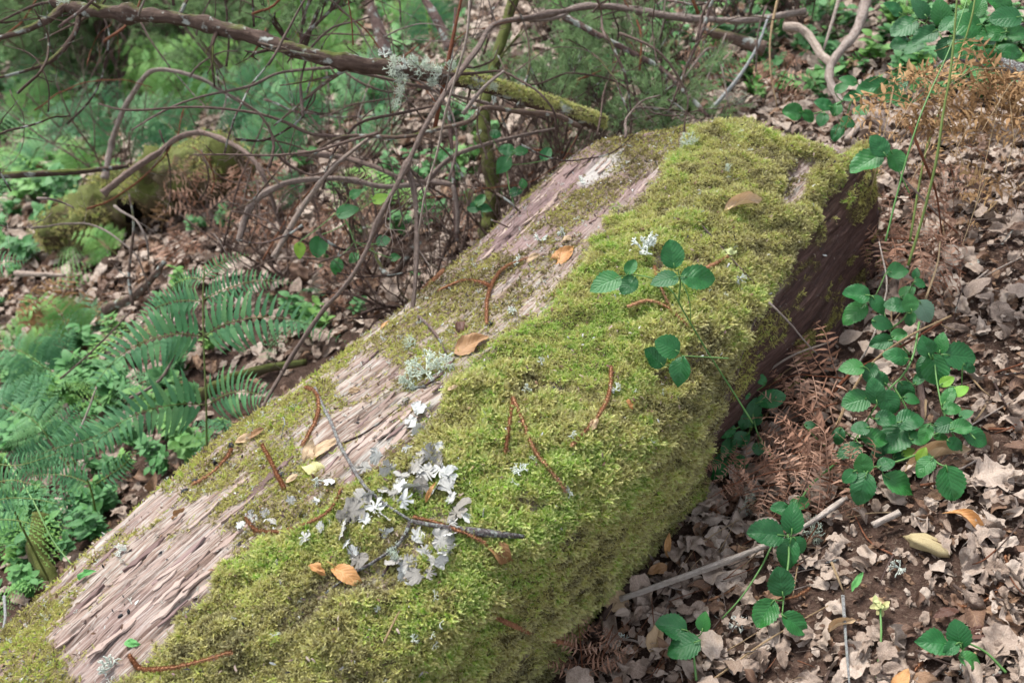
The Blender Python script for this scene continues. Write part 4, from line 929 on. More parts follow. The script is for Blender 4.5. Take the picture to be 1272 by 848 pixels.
stick('branch', [(1000, 14, 2.9), (930, 25, 2.8), (850, 22, 2.7), (780, 10, 2.6), (720, 8, 2.5), (690, 22, 2.4), (640, 25, 2.3)], .010, 'twig_grey', 'grey-brown branch running level along the top edge', 'branch', twigs=6)
stick('branch', [(888, -10, 2.2), (872, 40, 2.2), (852, 85, 2.25), (830, 140, 2.3)], .0045, 'bark_dark', 'dark thin stem leaning left above the upper end of the log', 'twig')
stick('branch', [(540, 160, 2.1), (560, 60, 2.1), (575, -10, 2.1)], .005, 'red_stem', 'reddish upright stem just left of the top centre', 'twig', twigs=3)
stick('branch', [(568, 300, 2.3), (562, 200, 2.3), (558, 120, 2.3), (566, 10, 2.3)], .0055, 'bark_dark', 'dark upright stem in the middle thicket', 'branch', twigs=5)
stick('branch', [(605, 300, 2.7), (612, 230, 2.7), (600, 150, 2.7), (612, 90, 2.75), (640, -10, 2.8)], .026, 'bark_very_mossy', 'mossy upright trunk half hidden behind the thicket', 'branch', sides=10, twigs=3)
stick('branch', [(520, 300, 2.1), (480, 340, 2.2), (440, 250, 2.3), (424, 225, 2.3)], .007, 'bark_mossy', 'mossy bent stick in the dark hollow left of the log', 'branch')
stick('branch', [(480, 70, 2.9), (465, 20, 2.9), (455, -10, 2.9)], .02, 'bark_dark', 'dark slanting trunk at the top, left of centre', 'branch', sides=9)
stick('branch', [(560, 60, 3.0), (540, 20, 3.0), (520, -10, 3.0)], .018, 'bark_dark', 'second dark trunk at the top, nearer the white stalk', 'branch', sides=9)
stick('branch', [(165, 380, 2.4), (160, 340, 2.4), (166, 280, 2.4), (160, 240, 2.4)], .0045, 'bark_mossy', 'thin dark twig upright behind the big fern', 'twig', twigs=3)
stick('branch', [(75, 470, 2.6), (110, 440, 2.5), (155, 395, 2.4), (162, 385, 2.4)], .003, 'twig_brown', 'thin twig slanting behind the big fern', 'twig', twigs=2)
stick('branch', [(158, 497, 2.25), (200, 470, 2.25), (225, 420, 2.25), (236, 385, 2.25)], .0045, 'twig_grey', 'pale twig crossing behind the stem of the big fern', 'twig')
stick('branch', [(85, 560, 2.4), (105, 520, 2.4), (120, 480, 2.4)], .0035, 'twig_white', 'white stick low on the left behind the ferns', 'twig')
stick('branch', [(130, 385, 2.9), (170, 365, 2.85), (205, 325, 2.8)], .016, 'bark_mossy', 'mossy broken pole lying in the litter behind the big fern', 'branch')
stick('branch', [(20, 340, 3.2), (80, 342, 3.1)], .010, 'twig_white', 'short pale piece of wood lying at left', 'branch')
stick('branch', [(250, 490, 2.35), (290, 470, 2.3), (330, 458, 2.25), (380, 450, 2.2)], .016, 'bark_very_mossy', 'mossy stick lying against the left rim of the log', 'branch')
stick('branch', [(55, 640, 2.3), (48, 690, 2.25), (70, 730, 2.2)], .028, 'bark_very_mossy', 'stubby mossy root at the lower left behind the log', 'root')
stick('branch', [(60, 640, 2.4), (95, 600, 2.4), (105, 575, 2.4)], .006, 'twig_grey', 'grey twig at the lower left', 'twig', twigs=2)
stick('stalk', [(5, 568, 2.1), (40, 620, 2.0), (65, 670, 1.95), (90, 702, 1.9)], .0022, 'stem_green', 'long thin green stem at lower left crossing behind the log', 'stalk')
stick('branch', [(5, 740, 1.85), (6, 770, 1.8), (-4, 800, 1.75)], .003, 'twig_lichen', 'pale hooked twig at the lower left edge', 'twig')
# right hand side, behind the log
stick('root', [(975, 33, 2.75), (995, 36, 2.72), (1008, 48, 2.7), (1020, 68, 2.65), (1034, 80, 2.6)], .013, 'twig_white', 'pale hooked dry root curling at the top, right of centre', 'root', taper=.8, sides=9)
stick('root', [(1080, -15, 2.8), (1072, 15, 2.75), (1062, 42, 2.7), (1040, 68, 2.62), (1030, 95, 2.55), (1045, 130, 2.45)], .015, 'twig_grey', 'thick grey root running down the bank at upper right', 'root', taper=.6, sides=9)
stick('branch', [(1045, -10, 2.5), (1036, 20, 2.5), (1023, 62, 2.5)], .006, 'twig_white', 'pale straight stick leaning at the top right of centre', 'twig')
stick('stalk', [(968, -10, 2.4), (958, 40, 2.4), (957, 85, 2.4), (965, 132, 2.4)], .0034, 'straw', 'straw-coloured upright stalk behind the top of the log', 'stalk')
stick('stalk', [(952, 8, 2.5), (942, 40, 2.5), (939, 90, 2.5)], .0034, 'twig_grey', 'grey upright stalk beside the straw-coloured one', 'stalk')
stick('branch', [(1182, 62, 2.35), (1205, 70, 2.3), (1240, 80, 2.25), (1290, 98, 2.2)], .020, 'twig_lichen', 'grey and black lichen-covered log end at the upper right edge', 'branch', sides=10, taper=.8)
stick('branch', [(1150, 90, 2.3), (1190, 66, 2.3), (1230, 50, 2.25), (1290, 20, 2.2)], .004, 'bark_dark', 'dark thin twig in front of the shaded leaves at upper right', 'twig')
stick('branch', [(848, 100, 2.6), (880, 60, 2.6), (895, 80, 2.6), (905, 130, 2.5)], .004, 'twig_grey', 'bent grey twig above the top of the log', 'twig', twigs=3)
stick('branch', [(870, 125, 2.5), (882, 90, 2.5), (902, 42, 2.5)], .004, 'twig_grey', 'straight grey twig above the top of the log', 'twig', twigs=3)
stick('branch', [(950, 60, 2.8), (900, 45, 2.8), (870, 35, 2.8)], .02, 'bark_mossy', 'mossy pole lying behind the straw stalk', 'branch')
stick('branch', [(880, 140, 2.6), (915, 100, 2.6), (940, 60, 2.6), (955, 20, 2.6)], .006, 'twig_lichen', 'lichen-white branch rising behind the top of the log', 'branch')
stick('root', [(1052, 175, 2.3), (1075, 140, 2.35), (1068, 100, 2.4)], .008, 'twig_white', 'pale dead root on the bank above the mossy shoulder', 'root', sides=9)
stick('root', [(1090, 145, 2.25), (1110, 175, 2.2), (1075, 120, 2.3)][:2], .014, 'twig_grey', 'grey root stub right of the mossy shoulder', 'root')
# stems in front on the right
stick('stalk', [(1128, 330, 1.75), (1146, 270, 1.74), (1163, 200, 1.72), (1172, 140, 1.72), (1182, 80, 1.72), (1190, -15, 1.72)], .0026, 'stem_olive', 'tall green plant stem standing at right, the thicker of two', 'stem', taper=.7)
stick('stalk', [(1130, 300, 1.9), (1150, 190, 1.9), (1178, 110, 1.88), (1205, 30, 1.85), (1213, -15, 1.85)], .0022, 'stem_olive', 'second tall green stem crossing behind the thicker one', 'stem', taper=.7)
stick('stalk', [(1100, 300, 1.7), (1120, 220, 1.7), (1145, 140, 1.7), (1180, 60, 1.75), (1205, -10, 1.8)], .0018, 'stem_green', 'very thin pale green stem beside the tall stems', 'stem')
stick('stalk', [(1130, 157, 1.75), (1148, 200, 1.75), (1163, 240, 1.78), (1170, 290, 1.82)], .0028, 'red_stem', 'pinkish arched stalk among the golden dry fern', 'stalk')
stick('branch', [(1110, 210, 1.85), (1150, 250, 1.85), (1170, 272, 1.85)], .0024, 'twig_white', 'thin pale twig slanting behind the tall green stems', 'twig')
# twigs lying on the log
stick('twig', [(852, 262), (875, 288), (900, 318), (930, 350), (960, 380)], .0019, 'twig_grey', 'thin grey twig lying across the upper moss toward the dark flank', 'twig', mode='log')
stick('twig', [(955, 375, 1.66), (980, 400, 1.66), (1000, 424, 1.68), (1016, 440, 1.7)], .0019, 'twig_grey', 'end of a grey twig sticking out past the dark flank', 'twig')
t1 = stick('twig', [(392, 485), (408, 520), (425, 556), (448, 600), (470, 625), (512, 650)], .0026, 'twig_lichen', 'lichen-crusted twig running down through the lichen patch', 'twig', mode='log', taper=.8)
stick('twig', [(512, 650), (560, 662), (600, 666), (652, 671)], .0030, 'twig_lichen', 'dark twig end with white crust poking right from the lichen patch', 'twig', mode='log', taper=.8, knots=4)
stick('twig', [(511, 652), (498, 676), (470, 698), (440, 715), (405, 740)], .003, 'twig_lichen', 'pale grey side twig forking down left from the lichen patch', 'twig', mode='log')
stick('twig', [(425, 552), (450, 540), (480, 520), (500, 505)], .0016, 'bark_dark', 'thin dark root across the bare strip in the middle', 'twig', mode='log')
stick('twig', [(520, 395), (535, 410), (548, 424), (556, 440)], .003, 'bark_dark', 'short dark twig leading to the tufted lichen', 'twig', mode='log')
stick('twig', [(505, 485), (530, 480), (548, 470)], .0028, 'bark_dark', 'dark twig stub under the tufted lichen', 'twig', mode='log')
stick('twig', [(335, 500), (352, 520), (350, 545)], .0012, 'twig_lichen', 'hair-thin pale twig at the left rim', 'twig', mode='log')
stick('twig', [(476, 720), (498, 690)], .002, 'bark_dark', 'short dark twig under the grey lichens', 'twig', mode='log')
stick('twig', [(1140/1, 0)]*0 or [(478, 800), (490, 775), (500, 760)], .0016, 'straw', 'short pale stalk on the lower moss', 'twig', mode='log')
stick('twig', [(518, 405, 1.77), (525, 430, 1.72), (538, 455, 1.68)], .0010, 'twig_white', 'hair-thin white rootlet hanging to the tufted lichen', 'twig')
stick('twig', [(845, 345, 1.5), (856, 372, 1.5), (858, 400, 1.52)], .0012, 'stem_green', 'thin green leaf stalk rising under the bramble sprig', 'twig')
stick('twig', [(966, 363), (940, 390), (922, 435), (914, 478)], .0015, 'twig_grey', 'thin pale tendril hanging down the dark flank', 'twig', mode='log')
# sticks on the litter
GS = 'sticks lying on the litter'
stick('stick', [(770, 744, .02), (850, 716, .028), (945, 680, .03), (1005, 650, .028), (1052, 618, .02)], .0050, 'twig_white', 'long pale barkless stick on the litter reaching toward the log', 'stick', GS, 'ground', taper=.8, knots=3)
stick('stick', [(1084, 652, .02), (1118, 636, .02)], .0055, 'twig_white', 'short thick whitish piece of stick on the soil', 'stick', GS, 'ground', taper=.9)
stick('stick', [(1047, 740, .015), (1050, 780, .022), (1053, 820, .02), (1056, 860, .015)], .0026, 'twig_lichen', 'thin grey-white stick pointing at the camera near the bottom', 'stick', GS, 'ground')
stick('straw', [(884, 845, .01), (950, 797, .02), (1032, 750, .01)], .0018, 'straw', 'straight straw stalk slanting across the bottom litter', 'straw', GS, 'ground')
stick('stalk', [(896, 552, .0), (911, 510, .05), (941, 473, .1), (981, 443, .13), (1031, 425, .1)], .0034, 'twig_white', 'bowed white stalk leaning against the foot of the dark flank', 'stalk', GS, 'ground')
stick('stalk', [(905, 520, .02), (950, 480, .07), (1010, 438, .1)], .002, 'straw', 'thin straw stalk just below the bowed white one', 'stalk', GS, 'ground')
stick('stalk', [(1035, 540, .03), (1056, 492, .06), (1082, 452, .1), (1125, 420, .13), (1182, 392, .15)], .0032, 'straw', 'long beige stalk rising right through the bramble', 'stalk', GS, 'ground')
stick('stalk', [(1025, 500, .03), (1060, 462, .06), (1120, 430, .09), (1170, 400, .1)], .0036, 'red_stem', 'dark red-brown stalk below the long beige one', 'stalk', GS, 'ground')
stick('stalk', [(1036, 490, .03), (1062, 458, .05), (1082, 424, .09), (1095, 386, .12), (1102, 350, .15), (1092, 300, .2)], .0022, 'twig_white', 'slender white stalk curving up past the round bramble leaves', 'stalk', GS, 'ground')
stick('stalk', [(1150, 372, .08), (1164, 330, .12), (1168, 300, .15)], .0022, 'straw', 'short pale stalk among pinkish dry fern', 'stalk', GS, 'ground')
stick('stick', [(782, 653, .05), (796, 674, .03), (812, 696, .0)], .0046, 'twig_white', 'short pale stick leaning against the mossy foot of the log', 'stick', GS, 'ground')
stick('stick', [(850, 628, .03), (818, 655, .03), (788, 682, .02)], .0022, 'red_stem', 'thin reddish stick along the mossy foot of the log', 'stick', GS, 'ground')
stick('stick', [(644, 848, .0), (690, 808, .01), (720, 782, .0)], .0032, 'straw', 'beige stalk at the very bottom by the foot of the log', 'stick', GS, 'ground')
stick('stick', [(1150, 445, .01), (1190, 455, 0), (1215, 430, 0)], .004, 'bark_dark', 'dark twig lying on the grey leaves at right', 'stick', GS, 'ground')
stick('stick', [(990, 706), (1020, 700), (1042, 695)], .0034, 'twig_lichen', 'grey twig lying left of the short whitish stick', 'stick', GS, 'ground')
stick('stick', [(1228, 533), (1290, 533)], .003, 'red_stem', 'straight reddish twig at the right edge', 'stick', GS, 'ground')
stick('stick', [(1200, 532, .01), (1240, 508, .01), (1275, 488, .01)], .0016, 'twig_white', 'thin white twig above the reddish one at the right edge', 'stick', GS, 'ground')
stick('stick', [(1160, 548), (1150, 520), (1142, 470)], .010, 'twig_brown', 'brown root half buried beneath the bramble', 'root', GS, 'ground')
stick('stick', [(930, 660), (960, 655), (1000, 645)], .003, 'twig_white', 'thin white twig parallel to the long pale stick', 'stick', GS, 'ground')
stick('stick', [(1112, 690), (1080, 672), (1062, 640)], .002, 'red_stem', 'thin red twig above the curled fungus', 'stick', GS, 'ground')
stick('stick', [(1150, 848), (1175, 825)], .005, 'twig_grey', 'grey stick end at the bottom right', 'stick', GS, 'ground')
stick('stick', [(740, 790), (765, 745), (800, 715)], .010, 'twig_brown', 'thick brown stick half hidden at the foot of the log', 'stick', GS, 'ground')
rg = random.Random(3)
def twl(x, y, l):
    m_ = rg.choice(['twig_brown', 'twig_grey', 'straw', 'red_stem', 'twig_white', 'bark_dark'])
    c_ = dict(twig_brown='brown', twig_grey='grey', straw='straw-coloured', red_stem='reddish', twig_white='whitish', bark_dark='dark')[m_]
    return m_, where_label('%s %s loose twig' % ('tiny' if l < 25 else 'short' if l < 43 else 'longer', c_), x, y), 'twig'
for k in range(120):
    x, y = rg.uniform(640, 1290), rg.uniform(150, 870)
    if x < 650+(848-y)*.85+40: x = rg.uniform(1120, 1280)
    a = rg.uniform(0, pi); l = rg.uniform(12, 60)
    stick('small_twig', [(x, y, .008), (x+l*.5*cos(a), y+l*.5*sin(a)+rg.uniform(-5, 5), .02), (x+l*cos(a), y+l*sin(a), .006)], rg.uniform(.0009, .0026), *twl(x, y, l), 'loose twigs in the litter', 'ground', sides=5)

rg = random.Random(8)
for k in range(150):
    x, y = (rg.uniform(250, 900), rg.uniform(-10, 340)) if k < 70 or k > 110 else (rg.uniform(-20, 420), rg.uniform(-10, 300))
    if y > 460-.62*(x-420)*1.0-60 and x > 420: y = rg.uniform(-10, max(20, 420-.62*(x-420)-90))
    d_ = rg.uniform(1.95, 2.9); l = rg.uniform(50, 210); a = rg.gauss(.3, .9) if rg.random() < .7 else rg.uniform(1.1, 2.0); b = a+rg.uniform(-.7, .7)
    m_ = rg.choice(['twig_brown', 'twig_brown', 'twig_grey', 'bark_dark', 'red_stem', 'bark_mossy']); c_ = dict(twig_brown='brown', twig_grey='grey', red_stem='reddish', bark_dark='dark', bark_mossy='mossy')[m_]
    stick('dead_twig', [(x, y, d_), (x+l*.33*cos(a), y-l*.33*sin(a), d_+rg.uniform(-.05, .05)), (x+l*.66*cos((a+b)/2), y-l*.66*sin((a+b)/2), d_+rg.uniform(-.08, .08)), (x+l*.9*cos(b), y-l*.9*sin(b), d_)], rg.uniform(.0014, .0038), m_, where_label('%s %s bare twig' % ('short' if l < 110 else 'long', c_), x+l*.4*cos(a), y-l*.4*sin(a), LMT), 'twig', 'bare twigs of the thicket', twigs=rg.choice((0, 2, 3)), tl=.12, sides=5, wob=.006)
for k in range(110):
    x, y = rg.uniform(700, 1000), rg.uniform(600, 850)
    if x < 650+(848-y)*.85+22: continue
    a = rg.gauss(.7, .5); l = rg.uniform(15, 70); m_ = rg.choice(['red_stem', 'red_stem', 'twig_brown', 'straw', 'twig_grey'])
    c_ = dict(twig_brown='brown', twig_grey='grey', straw='straw-coloured', red_stem='reddish')[m_]
    stick('small_twig', [(x, y, .012), (x+l*.5*cos(a), y-l*.5*sin(a)+rg.uniform(-4, 4), .028), (x+l*cos(a), y-l*sin(a), .012)], rg.uniform(.0006, .0014), m_, where_label('%s hair-thin %s twig' % ('tiny' if l < 30 else 'short' if l < 50 else 'longer', c_), x, y), 'twig', 'loose twigs in the litter', 'ground', sides=4)

# fungus, small plant
fb = at(1152, 678, .014)
tag(link('curled_husk', blob_mesh(8.8, 'fungus', 1, .42, .36), None, basis(fb+Vector((0, 0, .004)), Vector((.8, -.5, -.05)), Vector((-.3, -.2, 1)), .031)), 'pale yellow-green crumpled husk on the bare soil at lower right', 'husk')
def pale_flower():
    p0 = at(1088, 845, 0); p1 = at(1088, 770, .0)+Vector((0, 0, .03)); root = empty('seedling', tuple(p0), 'small pale green seedling with a tuft of tiny leaves by the thin grey stick', 'plant')
    mb = MB(); tube(mb, smooth_path([p0, p0.lerp(p1, .5)+Vector((.003, 0, .006)), p1], 9), [.0017]*9, 6); mb.build('stem', 'stem_green', root)
    me = to_mesh(leaf(.6, 'round', 6, 2, .2, .3), 'tiny', 'leaf_cream')
    for k in range(14): link('leaf', me, root, basis(p1+rv(.006), rv(1), Vector((0, -.3, 1))+rv(.5), U(.009, .015)))
pale_flower()

# ================================================================== BRAMBLES
BR = [leafmesh('bramble', 'bramble_green', s_) for s_ in (1, 2)]+[leafmesh('roundleaf', 'bramble_green', 4)]
for s_ in range(7):
    BR.append(to_mesh(leaf(U(.56, .82), random.choice(['ovate', 'round', 'lance']), 18, 4, U(.02, .3), U(.05, .55), .07, .05, seed=s_*2.7+20, twist=U(-.7, .7)), 'bramble', 'bramble_green'))
BY = [leafmesh('bramble', 'bramble_yellow', 6)]; BP = [leafmesh('bramble', 'bramble_pale', 7)]
def bramble(label, stems, leaves, on='ground', smat='stem_green', group='bramble sprays', sr=.0017):
    """stems: lists of (x, y, height above ground or depth); leaves: (x, y, length, angle[, kind[, height]])"""
    Ps = []
    for st in stems:
        P = [(D(*p) if on == 'D' else at(*p)) for p in st]; Ps.append(smooth_path(P, 40))
    allp = np.concatenate(Ps); root = empty('bramble', tuple(Ps[0][0]), label, 'bramble', group)
    mb = MB()
    for P in Ps: tube(mb, P, np.linspace(sr*1.2, sr*.7, len(P)), 6)
    px_, py_, _ = proj(allp)
    for lf in leaves:
        x, y, L, ang = lf[:4]; kind = lf[4] if len(lf) > 4 else 'g'; a = radians(ang)
        k = int(np.argmin(np.hypot(px_-(x-cos(a)*L*.5), py_-(y+sin(a)*L*.5)))); near = Vector(allp[k])
        dpt = depth(near) - .01 + U(-.02, .012)
        if len(lf) > 5: dpt = lf[5]
        c = D(x, y, dpt)
        hgt = c.z-float(gz(c.x, c.y))
        if on == 'ground' and hgt < .02: c = at(x, y, .025); dpt = depth(c)
        if hgt > .22 and on == 'ground': c = at(x, y, .12); dpt = depth(c)
        b = D(x-cos(a)*L*.5, y+sin(a)*L*.5, dpt); t = D(x+cos(a)*L*.5, y-sin(a)*L*.5, dpt); Lw = (t-b).length*1.08
        dr = (t-b).normalized()+Vector((0, 0, U(-.3, .15))); n = (Vector((-.1, -.1, .75))+(CAM-c).normalized()*.7+rv(.28)).normalized()
        me = random.choice(BY if kind == 'y' else BP if kind == 'p' else BR)
        link('leaflet', me, root, basis(b, dr, n, (Lw, Lw*U(.92, 1.15), Lw)))
        if (near-b).length < .12: tube(mb, smooth_path([near, near.lerp(b, .5)+Vector((0, 0, -.003)), b, b+dr.normalized()*Lw*.2], 6), [sr*.6]*6, 5)
    mb.build('stem', smat, root)
    return root
bramble('bramble sprig with small leaflets lying over the moss of the log', [[(935, 525, 1.62), (908, 482, 1.60), (881, 440, 1.56), (850, 388, 1.50), (835, 362, 1.48), (812, 346, 1.49), (780, 340, 1.50)], [(843, 375, 1.49), (845, 350, 1.47), (842, 335, 1.47)]],
        [(754, 352, 40, 208), (784, 333, 20, 60), (781, 353, 26, 230), (835, 317, 34, 100), (827, 347, 34, 195), (866, 341, 42, 5)], 'D', sr=.0013)
bramble('three round bramble leaflets on a thin stalk in the middle of the mossy log', [[(905, 445, 1.57), (870, 443, 1.54), (848, 442, 1.53)]],
        [(814, 445, 30, 140), (830, 432, 32, 160), (845, 460, 38, 262)], 'D', sr=.001)
bramble('bramble spray against the lower dark flank of the log', [[(960, 570, .02), (942, 540, .05), (935, 515, .08), (930, 498, .1), (925, 488, .11)], [(935, 530, .06), (915, 532, .07), (905, 560, .04)]],
        [(920, 486, 26, 165), (957, 497, 34, 10), (937, 507, 24, 80), (926, 520, 26, 250), (896, 532, 38, 182), (921, 545, 26, 220), (938, 520, 20, 60), (905, 556, 26, 240), (891, 577, 40, 195), (919, 576, 24, 265), (946, 470, 18, 130), (943, 556, 18, 0)])
bramble('bramble spray with rounded pale green leaflets beside the dark end of the log', [[(1130, 440, .06), (1105, 410, .13), (1097, 385, .15), (1085, 372, .16)], [(1105, 410, .12), (1125, 392, .14), (1128, 366, .15)]],
        [(1066, 364, 32, 170), (1062, 386, 36, 215), (1090, 378, 26, -60), (1095, 402, 26, -20), (1096, 424, 28, 190), (1116, 417, 20, 10), (1115, 380, 28, 175), (1131, 377, 22, 100), (1131, 395, 18, 265), (1127, 362, 22, 40), (1150, 385, 30, -55, 'p'), (1115, 336, 28, 10), (1143, 350, 16, 0), (1138, 340, 14, 80)])
bramble('densest bramble spray of deep green leaves right of the log', [[(1195, 560, .04), (1175, 520, .08), (1165, 480, .11), (1160, 440, .13)], [(1175, 530, .07), (1195, 530, .08), (1212, 545, .07)], [(1165, 480, .1), (1180, 480, .1), (1195, 480, .1)]],
        [(1151, 431, 28, 110), (1169, 427, 26, 80), (1192, 440, 40, 0), (1150, 454, 30, 250), (1163, 457, 38, -75), (1193, 484, 22, 40, 'y'), (1176, 473, 20, 30, 'y'), (1178, 492, 24, 60), (1182, 508, 22, 0), (1173, 528, 28, 200), (1193, 531, 26, 10), (1211, 540, 36, -20), (1169, 542, 20, -10), (1185, 551, 20, -30), (1150, 538, 26, 250), (1205, 455, 18, -20), (1200, 515, 18, 20)])
bramble('bramble spray along a thin green stem through pinkish dry fern', [[(1142, 400, .14), (1135, 440, .12), (1122, 465, .11), (1100, 488, .1), (1078, 520, .07), (1058, 552, .05), (1030, 585, .03)], [(1110, 480, .1), (1125, 505, .08), (1130, 525, .06)]],
        [(1130, 519, 34, 20), (1115, 541, 44, 235), (1127, 484, 28, -50), (1132, 496, 20, -20), (1115, 443, 32, 170), (1065, 496, 34, 190), (1087, 487, 32, 100), (1103, 498, 30, -60), (1060, 454, 30, 175), (1081, 461, 24, 250), (1007, 528, 16, 0), (1042, 541, 22, 260), (1056, 556, 32, 190), (1085, 544, 34, 0), (1100, 520, 26, 0), (1142, 470, 20, 50), (1120, 565, 24, 20), (1092, 560, 22, 210), (1128, 560, 18, 30, 'y'), (1095, 470, 22, 130), (1140, 545, 20, 0), (1070, 530, 22, 180)])
bramble('bramble with broad dark leaves below the dense spray', [[(1150, 560, .05), (1118, 572, .06), (1085, 580, .06)], [(1150, 560, .05), (1165, 575, .05), (1178, 580, .05)]],
        [(1118, 599, 44, -25), (1072, 605, 40, 255), (1179, 598, 42, -80), (1150, 578, 30, 230), (1072, 577, 26, 100), (1100, 575, 22, 30), (1145, 565, 20, 60, 'y'), (1055, 590, 20, 220)])
bramble('bramble shoot trailing down the litter to the bottom', [[(1035, 578, .05), (1005, 605, .05), (985, 640, .05), (962, 672, .05), (945, 705, .045), (922, 740, .04), (897, 768, .03)], [(978, 655, .05), (980, 690, .05), (975, 730, .04), (972, 760, .04)]],
        [(993, 623, 26, 15), (970, 630, 22, 170), (985, 645, 38, 85), (953, 664, 44, 178), (979, 686, 38, 258), (992, 676, 22, -60), (970, 724, 36, 100), (951, 760, 38, 235), (986, 773, 36, -35)])
bramble('three-leaved bramble sprig at the bottom beside the foot of the log', [[(865, 845, .02), (862, 810, .05), (866, 790, .06)]],
        [(836, 778, 38, 165), (850, 800, 42, 195), (874, 773, 24, 80)])
bramble('small bramble sprig at the bottom right corner', [[(1250, 835, .02), (1225, 810, .04), (1200, 797, .05)]],
        [(1162, 798, 42, 175), (1192, 789, 34, 100), (1207, 817, 30, -10), (1182, 805, 24, 220)])
bramble('bramble sprig over the mossy shoulder at the end of the log', [[(1130, 240, 1.78), (1112, 205, 1.77), (1099, 189, 1.76)]],
        [(1077, 199, 42, 205), (1094, 181, 30, 120), (1113, 198, 28, -60)], 'D', sr=.0012)
bramble('bramble spray on the bank above the mossy shoulder', [[(1130, 130, 2.0), (1110, 110, 2.02), (1085, 108, 2.05), (1060, 118, 2.1), (1030, 135, 2.15), (1000, 145, 2.2)], [(1060, 118, 2.1), (1050, 150, 2.12)]],
        [(1087, 107, 40, 185), (1116, 101, 28, 60), (1108, 119, 30, 200), (1120, 128, 24, 0), (1061, 119, 24, 190), (1056, 98, 22, 150), (1024, 129, 22, 160), (1039, 135, 20, 70), (1053, 152, 20, -20), (1040, 163, 22, 240), (986, 138, 24, 170), (1004, 143, 18, -40), (1070, 137, 20, 200), (1022, 148, 18, 250), (1045, 108, 20, 40), (1148, 100, 20, 0), (1160, 112, 22, 10)], 'D')
bramble('bramble with big bluish green leaves at the top right corner', [[(1150, 100, 2.1), (1180, 70, 2.08), (1215, 50, 2.0), (1285, 20, 1.95)], [(1180, 70, 2.08), (1165, 40, 2.1), (1140, 25, 2.15)]],
        [(1202, 30, 40, 178), (1234, 38, 34, 175), (1252, 20, 38, 178), (1124, 30, 34, 200), (1150, 42, 32, 200), (1168, 16, 32, 100), (1176, 58, 28, 250), (1200, 62, 32, 200), (1230, 70, 30, -10), (1190, 48, 28, 30), (1136, 58, 26, 210), (1255, 62, 32, 0), (1243, 5, 30, 150), (1120, 52, 24, 190), (1215, 10, 26, 60), (1262, 44, 30, -20), (1145, 10, 30, 120), (1110, 12, 26, 150), (1224, 52, 26, 200), (1180, 30, 28, 210)], 'D')
bramble('bramble with pale leaflets in the hollow beside the upper left rim of the log', [[(640, 260, 2.2), (632, 230, 2.2), (628, 200, 2.2)], [(600, 270, 2.25), (595, 250, 2.25)]],
        [(630, 187, 20, 175), (646, 189, 18, 10), (626, 204, 26, 230), (678, 192, 18, 60), (595, 248, 18, 60), (603, 257, 18, 0), (589, 258, 16, 190), (640, 238, 16, 20), (552, 192, 20, 50), (615, 165, 14, 0), (650, 228, 14, 100)], 'D')
bramble('bramble with bright leaves in the thicket left of the grey hanging twig', [[(440, 300, 2.1), (430, 275, 2.1), (420, 262, 2.1)]],
        [(430, 262, 28, 20), (472, 246, 22, 20, 'y'), (440, 240, 16, 40), (418, 330, 20, 260), (440, 320, 16, 230), (372, 310, 20, 270, 'y'), (396, 305, 26, 260), (475, 300, 18, 20), (490, 320, 14, 0)], 'D')

# ================================================================== FERNS
def pinnule(seed=0, w_=.2):
    return leaf(w_, 'taper', 16, 1, .15, .35, .03, .14, seed=seed)
PIN = {m_: [to_mesh(pinnule(k), 'pinnule', m_) for k in range(3)] for m_ in ('fern_green', 'fern_dry', 'fern_gold', 'fern_light')}
PINT = [leaf(.26, 'taper', 5, 1, .15, .3, .02, .1, seed=k) for k in range(3)]
def pinna_frame(P, nrm_, n, wl, lead=.06):
    """matrices for the two rows of leaflets along a path"""
    Q = smooth_path(P, n+1); T = nrm(np.gradient(Q, axis=0)); out = []
    for k in range(1, n+1):
        t = k/n; l = 1.12*wl*(min(1, .55+t*3.2) if t < .15 else 1-((t-.15)/.85)**1.5*.93)
        for sg in (-1, 1):
            tt = Vector(T[min(k, n)]); nn = (Vector(nrm_)-tt*Vector(nrm_).dot(tt)).normalized(); s_ = nn.cross(tt)*sg
            d = (s_+tt*U(.22, .42)+nn*U(-.2, .05)).normalized()
            out.append((Vector(Q[k]), d, nn+rv(.12), max(l*U(.88, 1.1), wl*.06)))
    return Q, out
def hero_fern(name, label, stem, pinnae, mat='fern_green', smat='stem_olive', sr=.0022):
    P = smooth_path([D(*p) for p in stem], 30); root = empty(name, tuple(P[0]), label, 'fern', 'bracken ferns')
    mb = MB(); tube(mb, P, np.linspace(sr*1.2, sr*.7, 30), 6); mb.build('stem', smat, root)
    for pts, wpx, n, nv in pinnae:
        pp = [D(*p) for p in pts]; wl = wpx*pts[0][2]/F
        Q, fr = pinna_frame(pp, nv, int(n*1.12), wl)
        m2 = MB(); tube(m2, Q, np.linspace(.0013, .0005, len(Q)), 5); pn = m2.build('pinna', smat, root)
        for (b, d, nn, l) in fr: link('pinnule', random.choice(PIN[mat]), pn, basis(b, d, nn, (l, l*.95, l)))
    return root
nv = (-.05, -.75, .65)
